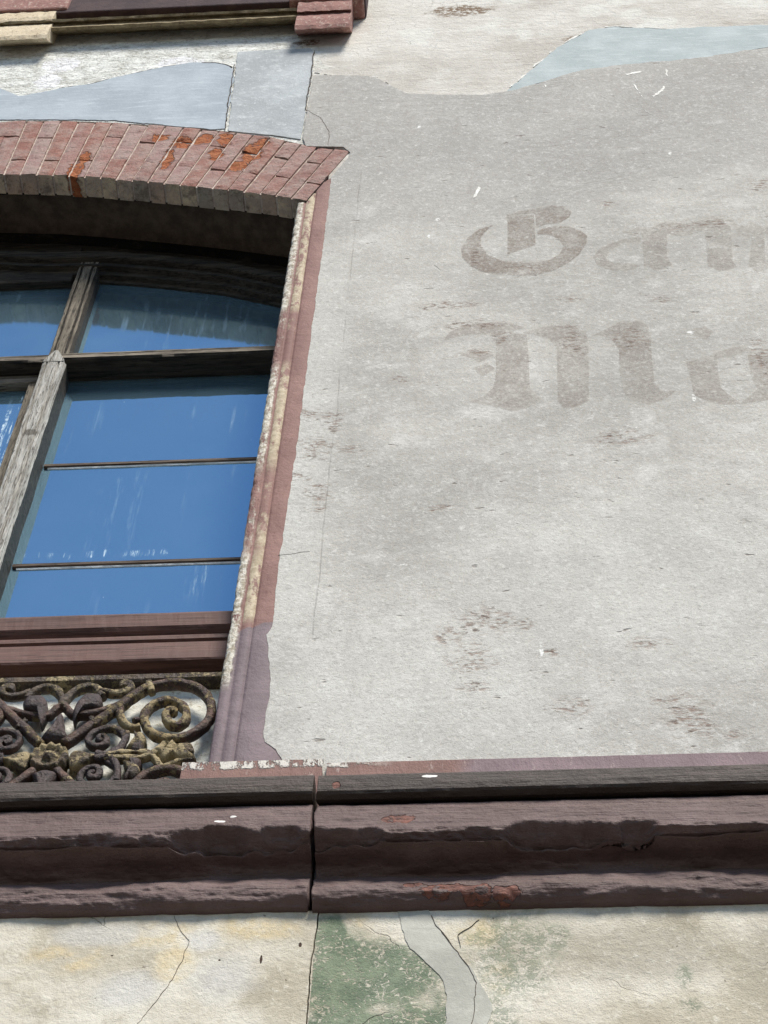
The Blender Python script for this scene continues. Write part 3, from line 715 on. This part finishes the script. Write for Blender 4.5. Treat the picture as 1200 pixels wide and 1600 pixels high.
# ------------------------------------------------------------------ the wooden window
win = thing('arched_window', (XC, .28, 5.1), 'old arched wooden window with grey weathered mullion and panes mirroring blue sky', 'window')
YF, YG = .205, .245
def bar(name, a, b, w, prof, mat, axis, parent=win, wob=.0015, n=120, seed=0):
    """a moulded wooden bar from a to b along z or x; prof = [(offset, y)]"""
    P = []
    for i in range(n+1):
        s = a+(b-a)*i/n; row = []
        for j, (o, y) in enumerate(prof):
            e = mn.noise(Vector((s*14, j*3.1, seed)))+.5*mn.noise(Vector((s*60, j*2.3, seed+4)))
            d = w+o+e*wob
            row.append((d, y+e*wob, s) if axis == 'z' else (s, y+e*wob, d))
        P.append(row)
    return grid(name, P, mat, parent, smooth=False, closed_v=True, caps=True)
mp = [(-.042, YG+.035), (-.042, YF+.03), (-.040, YF+.026), (-.032, YF+.024), (-.030, YF+.006), (-.027, YF), (-.02, YF-.001), (-.0175, YF+.005), (-.014, YF-.001), (.010, YF-.001), (.0135, YF+.005), (.017, YF), (.024, YF), (.031, YF+.010), (.032, YF+.04), (.032, YG+.035)]
def paint_side_shade(o):  # shade on the right-facing sides, put into their colour
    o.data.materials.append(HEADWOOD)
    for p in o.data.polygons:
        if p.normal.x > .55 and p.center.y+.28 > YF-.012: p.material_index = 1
def paint_under_shade(o):  # shade beneath the bar, painted as darker wood on downward faces
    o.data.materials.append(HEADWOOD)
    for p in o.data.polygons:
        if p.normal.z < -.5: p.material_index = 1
mpl = [(o, y-.026 if y < YF+.02 else y) for o, y in mp]
XM = sum(wp(a, b, YF)[0] for a, b in ((72, 630), (50, 700), (28, 780)))/3-.008
ZT = wp(270, 549, YF-.02)[1]                         # transom
bar('mullion', 5.15, ZT-.042, XM, mpl, GREYWOOD, 'z', seed=1); paint_side_shade(bpy.data.objects['mullion'])
bar('mullion', ZT+.03, wp(135, 410, YF)[1], XM-.002, mp, BROWNWOOD, 'z', seed=2); paint_side_shade(bpy.data.objects['mullion.001'])
bar('mullion', 5.15, 7.34, 2*XC-XM, mp, GREYWOOD, 'z', seed=3)
# pointed top of the lower mullion lapped over the transom
zt0 = ZT-.04
slab('mullion_tip', [(XM-.028, zt0-.003), (XM+.026, zt0-.003), (XM+.026, zt0+.008), (XM+.003, zt0+.058), (XM-.006, zt0+.058), (XM-.028, zt0+.008)], YF-.0275, YF-.012, GREYWOOD, win, bevel=.002)
tp = [(.028, YG+.035), (.028, YF-.002), (.022, YF-.012), (.014, YF-.018), (.008, YF-.018), (.004, YF-.013), (-.002, YF-.022), (-.022, YF-.025), (-.028, YF-.02), (-.03, YF-.01), (-.034, YF+.01), (-.034, YG+.035)]
bar('transom', XM-.02, XJ+.0, ZT, tp, FLATWOOD, 'x', seed=5); paint_under_shade(bpy.data.objects['transom'])
bar('transom', 2*XC-XJ, XM-.021, ZT-.004, tp, FLATWOOD, 'x', seed=6); paint_under_shade(bpy.data.objects['transom.001'])
# head of the frame under the soffit: three stepped mouldings following its curve
head_r = [(-1.5, 7.16)]+wps([(60, 432), (150, 430), (200, 433), (250, 437), (350, 448), (440, 467)], YF+.02); head_r.append((-.57, head_r[-1][1]-.035)); head_r = [(x, z+.05) for x, z in head_r]
hp = resample(head_r, 40); hp = [Vector(mir(p)) for p in hp[::-1]]+hp[1:]
hprof = [(.24, YG+.035), (.24, YF+.03), (.036, YF+.03), (.034, YF-.015), (.004, YF-.015), (.0, YF-.012), (-.005, YF+.002), (-.02, YF+.004), (-.024, YF-.004), (-.034, YF-.004), (-.038, YF+.012), (-.052, YF+.016), (-.056, YF+.03), (-.066, YF+.033), (-.068, YG+.035)]
grid('frame_head', [[(p.x, y, p.y+o) for o, y in hprof] for p in hp], HEADWOOD, win, smooth=False)
# bottom rail with its red-brown mouldings, in front of the glass
YR = .085
zr = [wp(200, v, YR)[1] for v in (958, 985, 990, 1000, 1003, 1033)]
rp = [(zr[0]+.012, YG+.03), (zr[0]+.006, YR+.012), (zr[0], YR+.002), (zr[0]-.012, YR-.004), (zr[1]+.008, YR-.004), (zr[1], YR+.003), (zr[2], YR+.018), (zr[2]-.004, YR+.004), (zr[3]+.004, YR+.003), (zr[3], YR+.01), (zr[4], YR+.004), (zr[5]+.004, YR-.002), (zr[5], YR+.001), (zr[5]-.004, YR+.045), (zr[5]-.006, YG+.03)]
bar('bottom_rail', 2*XC-XJ+.012, XJ-.010, 0, rp, REDWOOD, 'x', wob=.0012, n=220, seed=8)
# glazing bars
for y_, in ((714,), (869,)):
    z = wp(240, y_, YG-.02)[1]
    for x0, x1 in ((XM+.036, XJ+.002), (2*XC-XM+.036, XM-.046)):
        dz = 0 if x0 > XM else -.03
        bp = [(.0075, YG+.003), (.0075, YG-.003), (.005, YG-.007), (-.004, YG-.007), (-.0065, YG-.003), (-.0065, YG+.003)]
        bar('glazing_bar', x0, x1, z+dz, bp, BARWOOD, 'x', wob=.0009, n=60, seed=y_)
        bar('putty_line', x0+.01, x1-.004, z+dz-.0125, [(.0045, YG+.002), (.0045, YG-.004), (.001, YG-.002), (.0, YG+.002)], PUTTY, 'x', wob=.0008, n=80, seed=y_+3)
# the sash left of the mullion keeps its top rail and side stile
zl = wp(40, 590, YF+.02)[1]
boxes('sash_rail', [(2*XC-XM+.03, XM-.047, YF+.015, YG+.025, zl-.035, ZT-.034)], FLATWOOD, win)
boxes('sash_stile', [(XM-.066, XM-.0475, YF+.017, YG+.025, 5.2, zl-.0355)], BROWNWOOD, win)
boxes('head_rail', [(2*XC-XM+.03, XM-.047, YF+.015, YG+.025, wp(40, 441, YF+.015)[1], 7.30)], HEADWOOD, win)
def pane(name, x0, x1, z0, z1, mat, tilt=0., arch=None):
    top = [(x1, z1), (x0, z1)] if arch is None else arch
    pts = [(x0, z0), (x1, z0)]+top
    o = slab(name, pts, YG, YG+.004, mat, win); return o
zb = [wp(240, y_, YG-.02)[1] for y_ in (714, 869)]
xa, xb = XM+.03, XJ+.02
pane('pane', xa, xb, 5.16, zb[1]-.001, GLASS); pane('pane', xa, xb, zb[1]+.001, zb[0]-.001, GLASS); pane('pane', xa, xb, zb[0]+.001, ZT, GLASS)
pane('fanlight_pane', xa, xb, ZT+.002, 0, GLASSTOP, arch=[(xb, 7.0), (-.8, 7.15), (-1.0, 7.2), (xa, 7.25)])
xa, xb = 2*XC-XM+.03, XM-.04
pane('pane', xa, xb, 5.16, ZT, GLASSDIRTY); pane('fanlight_pane', xa, xb, ZT+.002, 7.28, GLASSTOP)
xa, xb = 2*XC-XJ-.02, 2*XC-XM-.03
pane('pane', xa, xb, 5.16, ZT, GLASS); pane('fanlight_pane', xa, xb, ZT+.002, 0, GLASSTOP, arch=[(xb, 7.25), (xa, 6.95)])
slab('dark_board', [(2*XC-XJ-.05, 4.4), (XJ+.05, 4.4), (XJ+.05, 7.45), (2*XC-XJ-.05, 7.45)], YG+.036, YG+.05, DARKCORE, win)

# ------------------------------------------------------------------ iron grille below the window
YI, YP = .036, .068
gri = thing('iron_grille', (-.893, YI, 4.5), 'rusty cast iron scrollwork panel with rosette and spiral below the window', 'grille')
panel = boxes('backing_panel', [(2*XC-XJ, XJ, YP, YP+.02, 4.42, wp(200, 1068, YP)[1])], PANEL, gri)
XR, ZR = wp(77, 1186, YI)
def gp(pts, y=YI): return [wp(a, b, y) for a, b in pts]
mx = lambda P: [(2*XR-x, z) for x, z in P]
mz = lambda P: [(x, 2*ZR-z) for x, z in P]
def tube(name, pts, r, mat, y=YI, depth=1.3, r2=None, k=6, rough=.0019, seed=0, lift=0.):
    c = catmull(pts, k); n = len(c); P = []; r2 = r if r2 is None else r2
    for i, p in enumerate(c):
        t = (c[min(i+1, n-1)]-c[max(i-1, 0)]).normalized(); nn = Vector((-t.y, t.x)); f = i/(n-1); rr = r+(r2-r)*f
        row = []
        for j in range(12):
            a = 2*math.pi*j/12; q = mn.noise(Vector((p.x*55, p.y*55, j*1.7+seed)))*rough+mn.noise(Vector((p.x*140, p.y*140, j*2.1+seed)))*rough*.6
            ca, sa = math.cos(a), math.sin(a); ca = math.copysign(abs(ca)**.75, ca); sa = math.copysign(abs(sa)**.75, sa)
            row.append((p.x+nn.x*(rr+q)*ca, y-(rr*depth+q)*sa-lift*f, p.y+nn.y*(rr+q)*ca))
        P.append(row)
    return grid(name, P, mat, gri, closed_v=True, caps=True)
def leaf(name, pts, mat, y=YI, h=.014, seed=0, back=.016):
    q = catmull(pts+[pts[0]], 4)[:-1]; n = len(q); c = sum(q, Vector((0, 0)))/n; P = []
    for s, hh in ((1., -back), (1., 0), (.93, .45), (.7, .8), (.4, 1.0), (.12, .82)):
        row = []
        for p in q:
            d = c+(p-c)*s; e = mn.noise(Vector((d.x*60, d.y*60, seed)))*.0018
            row.append((d.x, y-(hh*h if hh > 0 else hh)-e, d.y))
        P.append(row)
    o = grid(name, P, mat, gri, closed_v=True, caps=True); return o
ring = gp([(100, 1165), (150, 1131), (185, 1107), (210, 1089), (238, 1075), (270, 1070), (300, 1074), (323, 1089), (331, 1110), (324, 1131), (300, 1150), (270, 1158), (240, 1150), (226, 1131), (229, 1115), (246, 1102), (270, 1099), (289, 1110), (291, 1126), (279, 1137), (265, 1134), (260, 1122), (266, 1114), (274, 1117)])
fork = gp([(190, 1103), (187, 1116), (193, 1129), (206, 1138), (219, 1136)])
knob = gp([(211, 1132), (214, 1130), (217, 1132)])
spir = gp([(160, 1184), (172, 1177), (188, 1167), (194, 1156), (191, 1146), (178, 1139), (160, 1140), (144, 1147), (138, 1157), (143, 1166), (156, 1168), (166, 1162), (165, 1154), (157, 1152), (154, 1157), (159, 1160)])
arc1 = gp([(98, 1106), (103, 1095), (112, 1085), (125, 1077), (141, 1073), (154, 1079), (161, 1090)])
arc2 = gp([(100, 1103), (107, 1110), (114, 1117), (132, 1117), (152, 1113), (170, 1108), (186, 1103)])
curl = gp([(158, 1081), (178, 1086), (196, 1084), (205, 1077), (202, 1071), (194, 1071), (194, 1077)])
leafA = gp([(161, 1100), (158, 1091), (150, 1089), (138, 1090), (126, 1097), (117, 1111), (114, 1124), (116, 1135), (121, 1121), (136, 1113), (154, 1109)])
leafB = gp([(209, 1143), (219, 1152), (225, 1166), (222, 1176), (204, 1178), (212, 1166)])
side = gp([(106, 1190), (109, 1177), (121, 1172), (145, 1178), (168, 1181), (146, 1186), (126, 1194), (110, 1199)])
tail = gp([(150, 1181), (168, 1183), (180, 1193), (184, 1206), (182, 1222)])
acan = gp([(165, 1183), (188, 1179), (212, 1178), (234, 1181), (246, 1191), (254, 1204)])
acan2 = gp([(254, 1204), (264, 1196), (282, 1190), (300, 1186)])
leafC = gp([(192, 1192), (210, 1194), (219, 1204), (214, 1214), (203, 1219), (197, 1206)])
star = gp([(270, 1156), (281, 1167), (301, 1163), (297, 1175), (306, 1184), (282, 1190), (268, 1184), (254, 1192), (244, 1181), (232, 1174), (252, 1173), (260, 1166)])
pet = gp([(64, 1159), (80, 1142), (97, 1118), (101, 1140), (105, 1158), (84, 1163)])
rad = .0078
for s, f in enumerate((lambda P: P, mx, mz, lambda P: mz(mx(P)))):
    up = s < 2
    tube('scroll', f(ring), .0094, IRONRED, r2=.0082, seed=s, lift=.004, depth=1.35)
    tube('scroll_branch', f(fork), .0085, IRONRED, r2=.007, seed=s+5); tube('collar', f(gp([(233, 1071), (236, 1079), (238, 1086)])), .0075, IRONPALE, y=YI-.005, seed=s+30); tube('collar', f(gp([(150, 1138), (146, 1132), (143, 1127)])), .005, IRONCREAM, y=YI-.006, seed=s+31)
    tube('knob', f(knob), .0065, IRON, y=YI-.006)
    tube('small_spiral', f(spir), .0064, IRONPLUM if s != 1 else IRON, r2=.0066, seed=s+9, y=YI+.003, lift=.004)
    if s < 4:
        tube('arc', f(arc1), .0080, IRONCREAM, seed=s+12, y=YI+.001); tube('arc', f(arc2), .0078, IRONRED, seed=s+14, y=YI+.002)
        tube('curl', f(curl), .0070, IRONCREAM, r2=.0085, seed=s+16, y=YI-.001)
        leaf('leaf', f(leafA), IRONPLUM, y=YI-.004, seed=s)
    leaf('leaf', f(leafB), IRON, y=YI, seed=s+3)
    if up: leaf('side_petal', f(side), IRONPALE, y=YI+.004, seed=s+4, h=.010)
    tube('tail_scroll', f(tail), .0085, IRONPLUM, r2=.006, seed=s+20)
    tube('acanthus_stem', f(acan), .0082, IRONPALE, r2=.006, seed=s+22, rough=.003); tube('acanthus_stem', f(acan2), .006, IRONCREAM, r2=.004, seed=s+24, rough=.003)
    leaf('leaf', f(leafC), IRONCREAM, seed=s+6)
    if up: leaf('star_leaf', f(star), IRONPALE, y=YI+.006, h=.02, seed=s+8)
for f in (lambda P: P, mz): leaf('upright_petal', f(pet), IRONPLUM, y=YI, h=.02)
# rosette: a turned dish with a ring of lobes and a boss
P = []
for r, h in ((.002, .017), (.006, .016), (.010, .011), (.013, .006), (.021, .006), (.025, .010), (.029, .013), (.033, .012), (.036, .004), (.036, -.02)):
    row = []
    for j in range(48):
        a = 2*math.pi*j/48; rr = r*(1+(.05*math.cos(a*12) if r > .012 else .12*math.cos(a*5)))
        row.append((XR+rr*math.cos(a), YI-h-.002*math.cos(a*12)*(1 if .014 < r < .034 else 0)-mn.noise(Vector((rr*math.cos(a)*90, rr*math.sin(a)*90, 1)))*.0015, ZR+rr*math.sin(a)))
    P.append(row)
grid('rosette', P, IRONPALE, gri, closed_v=True, caps=True)
zt = wp(200, 1064, .05)[1]
bar('top_rail', 2*XC-XJ, XJ-.006, zt, [(.012, YP), (.012, .046), (.008, .04), (-.006, .04), (-.010, .046), (-.012, YP)], IRONCREAM, 'x', parent=gri, wob=.0026, n=240, seed=3)
boxes('drip_board', [(2*XC-XJ, XJ-.002, .112, .26, zt-.02, zr[5]-.008)], REDWOOD, gri)

# ------------------------------------------------------------------ stone plinth and cornice, in two blocks
XK = wp(489, 1300, -.08)[0]                       # the open joint between the blocks
pl = thing('stone_plinth', (-.2, -.012, 4.58), 'thin reddish stone strip at the foot of the wall, lying on the dark cornice ledge', 'plinth')
def strip(name, x0, x1, seed):
    n = 160; P = []; zt = wp(300 if x1 < 0 else 900, 1190 if x1 < 0 else 1181, -.013)[1]
    for i in range(n+1):
        x = x0+(x1-x0)*i/n; e = mn.noise(Vector((x*45, seed, 0)))*.0016
        P.append([(x, .03, zt+.003+e), (x, -.009, zt+.002+e), (x, -.013, zt-.002+e), (x, -.013+e*.6, zt-.03), (x, -.014, zt-.07), (x, -.014, zt-.14)])
    return grid(name, P, PLINTH, pl, smooth=False)
strip('plinth_strip', wp(284, 1200, -.013)[0], XK-.004, 1); strip('plinth_strip', XK+.004, 3, 2)
boxes('end_face', [(wp(284, 1200, -.013)[0], XK-.004, -.012, .03, 4.47, 4.62)], PLINTH, pl)

def cornice(lab, x0, x1, seed, kneel):
    t = thing('stone_cornice', ((x0+x1)/2, -.05, 4.25), lab, 'cornice')
    near = [max(x0, -1.25), min(x1, .75)]
    xs = [x0]+list(np.linspace(near[0], near[1], 460))+[x1]; xs = sorted(set(round(float(v), 5) for v in xs))
    dzz = kneel
    def endx(x, z):
        if abs(x-XK) > .05: return x
        sgn = -1 if x < XK else 1
        return x+(1-abs(x-XK)/.05)*(sgn*(.0028+.002*mn.noise(Vector((z*38, 7, 0)))+.0016*mn.noise(Vector((z*110, 2, seed))))-.0035*mn.noise(Vector((z*22, 1, 5))))
    # ledge
    lp = [(.0, 4.499), (-.094, 4.497), (-.1015, 4.494), (-.104, 4.490), (-.106, 4.465), (-.104, 4.450), (-.100, 4.446), (-.09, 4.443), (-.08, 4.446), (-.07, 4.452), (-.0, 4.456)]
    P = []
    for x in xs:
        row = []
        for j, (y, z) in enumerate(lp):
            e = mn.noise(Vector((x*9, j*.6, seed)))*.0016+mn.noise(Vector((x*40, j*1.2, seed)))*.0008
            row.append((endx(x, z), y+(e if y < -.02 else 0), z+e*.7+dzz*.5))
        P.append(row)
    grid('ledge', P, LEDGE, t, smooth=False, caps=True)
    # mouldings: worn face, hollow, lower roll
    key = [(.0, 4.440), (-.05, 4.439), (-.080, 4.437), (-.087, 4.430), (-.090, 4.415), (-.093, 4.395), (-.097, 4.370), (-.100, 4.351), (-.099, 4.345), (-.092, 4.341), (-.07, 4.339), (-.045, 4.337), (-.027, 4.334), (-.022, 4.327), (-.026, 4.318), (-.038, 4.302), (-.048, 4.286), (-.055, 4.270), (-.056, 4.255), (-.053, 4.243), (-.045, 4.235), (-.033, 4.230), (.02, 4.227)]
    prof = catmull([(a, b) for a, b in key], 6); m = len(prof); P = []
    for x in xs:
        row = []; w1 = fbm(x*2.6+seed*3.7, seed, 0, 3); w2 = fbm(x*9+seed, 3, seed, 3); w3 = mn.noise(Vector((x*3.4, 11, seed)))
        bite = min(.030, max(0, 1.2*w1+.7*w2+.14)*.046)
        za = 4.347+bite; hol = .5+.5*w3
        for j, p in enumerate(prof):
            y, z = p.x, p.y; yy, zz = y, z
            if y < -.036 and 4.3335 < z < za+.004: yy = max(y, -.0985+min(max(0, za-z)*1.7, .050))
            g2 = math.exp(-((z-4.335)/.012)**2)*(y > -.075); g3 = math.exp(-((z-4.285)/.018)**2)
            yy -= g2*(1-hol)*.030; zz += g2*(w2*.010+w3*.016-(1-hol)*.006)
            yy += g3*(w2*.007); zz += g3*w3*.012
            k = (1.9 if z > 4.332 else 1.1) if z < za+.006 else .55
            rg = (fbm(x*10, z*46, seed, 4)*.0034+fbm(x*42, z*70, seed, 3)*.0018)*k
            if y > -.030 and z < 4.24: yy = y; rg = 0
            row.append((endx(x, z+.03), yy+rg, zz+dzz+rg*.5))
        P.append(row)
    grid('moulding', P, MOULD, t, smooth=True, caps=True)
    return t
cornice('dark purple stone cornice block with a wavy worn edge, left of the open joint', -3.2, XK-.001, 1, .001)
cornice('dark purple stone cornice block with flaking red patches, right of the open joint', XK+.001, 3.0, 2, -.002)

# ------------------------------------------------------------------ lower wall
low = thing('lower_wall', (-.3, 0, 0), 'patchy cream and green lower wall under the dark stone cornice', 'wall')
xk = wp(490, 1500, -.03)[0]
zc = 4.234
lk = ragged([(xk, 3.6), (xk+.0, 3.9), (xk-.004, 4.1), (xk+.002, zc)], .0025, .006, 3, False)
slab('cream_render', [(-4, 0), (xk, 0)]+[(x-.0012, z) for x, z in lk]+[(-4, zc)], -.031, .2, LOWER, low)
slab('green_render', [(xk, 0), (3, 0), (3, zc)]+[(x+.0012, z) for x, z in reversed(lk)], -.030, .2, LOWER, low)
slab('grey_filler', ragged(wps([(618, 1420), (668, 1420), (690, 1460), (720, 1495), (742, 1525), (768, 1565), (770, 1580), (760, 1600), (766, 1700), (690, 1700), (695, 1600), (699, 1560), (688, 1522), (660, 1500), (640, 1478)], -.03), .0045, .007, 9), -.0314, .0, FILLER, low)
def lcrack(pts, wd, sd): 
    p = ragged(wps(pts, -.031), .0035, .007, sd, False); a = []; b = []
    for i, q in enumerate(p):
        s = wd*(.4+.9*abs(mn.noise(Vector((q[0]*50, q[1]*50, sd)))))*min(1, 6*(1-i/(len(p)-1))+.1); a.append((q[0]-s/2, q[1])); b.append((q[0]+s/2, q[1]))
    slab('crack', a+b[::-1], -.0322 if sd > 50 else -.0318, -.026, CRACKM, low)
lcrack([(672, 1432), (700, 1470), (730, 1505), (745, 1535), (742, 1560), (738, 1600), (735, 1660)], .0017, 61)
lcrack([(272, 1432), (282, 1455), (296, 1470), (284, 1500), (270, 1530), (240, 1570), (214, 1600)], .0013, 12)
lcrack([(750, 1435), (716, 1462), (720, 1480)], .001, 14)
slab('joint_mortar', [(-4, 4.1), (3, 4.1), (3, 4.6), (-4, 4.6)], .02, .3, DARKCORE, low)
# ------------------------------------------------------------------ sill of the window above
sil = thing('upper_window_sill', (-1.08, -.1, 8.3), 'moulded sill of the window above, on one cream and one red painted corbel', 'window sill')
def zz(px, py, y): return wp(px, py, y)[1]
sp_ = [(.004, zz(300, 44, 0)), (-.02, zz(300, 43, -.02)), (-.045, zz(300, 38, -.045)), (-.055, zz(300, 33, -.055)), (-.048, zz(300, 31, -.048)), (-.05, zz(300, 27, -.05)), (-.062, zz(300, 24, -.062)), (-.068, zz(300, 20, -.068)), (-.05, zz(300, 18, -.068)+.02), (.004, zz(300, 18, -.068)+.03)]
P = []
for x in np.linspace(-2.4, -.66, 200):
    P.append([(x, y+mn.noise(Vector((x*30, j, 0)))*.002, z+mn.noise(Vector((x*22, j*1.3, 4)))*.004) for j, (y, z) in enumerate(sp_)])
grid('sill_moulding', P, OLIVESTONE, sil, smooth=False)
boxes('sill_slab', [(-2.5, -.45, -.066, .004, zz(300, 17, -.05), 8.85)], PLUMSTONE, sil, bevel=.006)
def corbel(x0, x1, pxc, o, mat):
    f = lambda v, y: zz(pxc, v+o, y)
    pr = [(.004, f(52, 0)), (-.015, f(51.5, -.015)), (-.036, f(49, -.036)), (-.054, f(44, -.054)), (-.060, f(38, -.060)), (-.061, f(30, -.061)), (-.058, f(24, -.058)), (-.054, f(21, -.054)), (-.056, f(19, -.056)), (-.066, f(16.5, -.066)), (-.070, f(10, -.070)), (-.069, f(3, -.069)), (-.05, f(2, -.05)+.02), (.004, f(2, -.05)+.03)]
    pr = [tuple(v) for v in pr]; P = []
    for i in range(25):
        x = x0+(x1-x0)*i/24
        P.append([(x, y+mn.noise(Vector((x*40, j, 2)))*.003, z+mn.noise(Vector((x*30, j, 7)))*.005) for j, (y, z) in enumerate(pr)])
    return grid('corbel', P, mat, sil, smooth=False, caps=True)
corbel(-.672+.004, -.492, 505, 0, REDSTONE); corbel(-1.668, -1.475, 44, 17, OCHRESTONE)
boxes('corbel_block', [(-.70, -.455, -.076, .004, zz(505, -3, -.076), 8.9)], REDSTONE, sil, bevel=.008)
boxes('corbel_block', [(-1.70, -1.44, -.076, .004, zz(50, 14, -.076), 8.9)], REDSTONE, sil, bevel=.008)
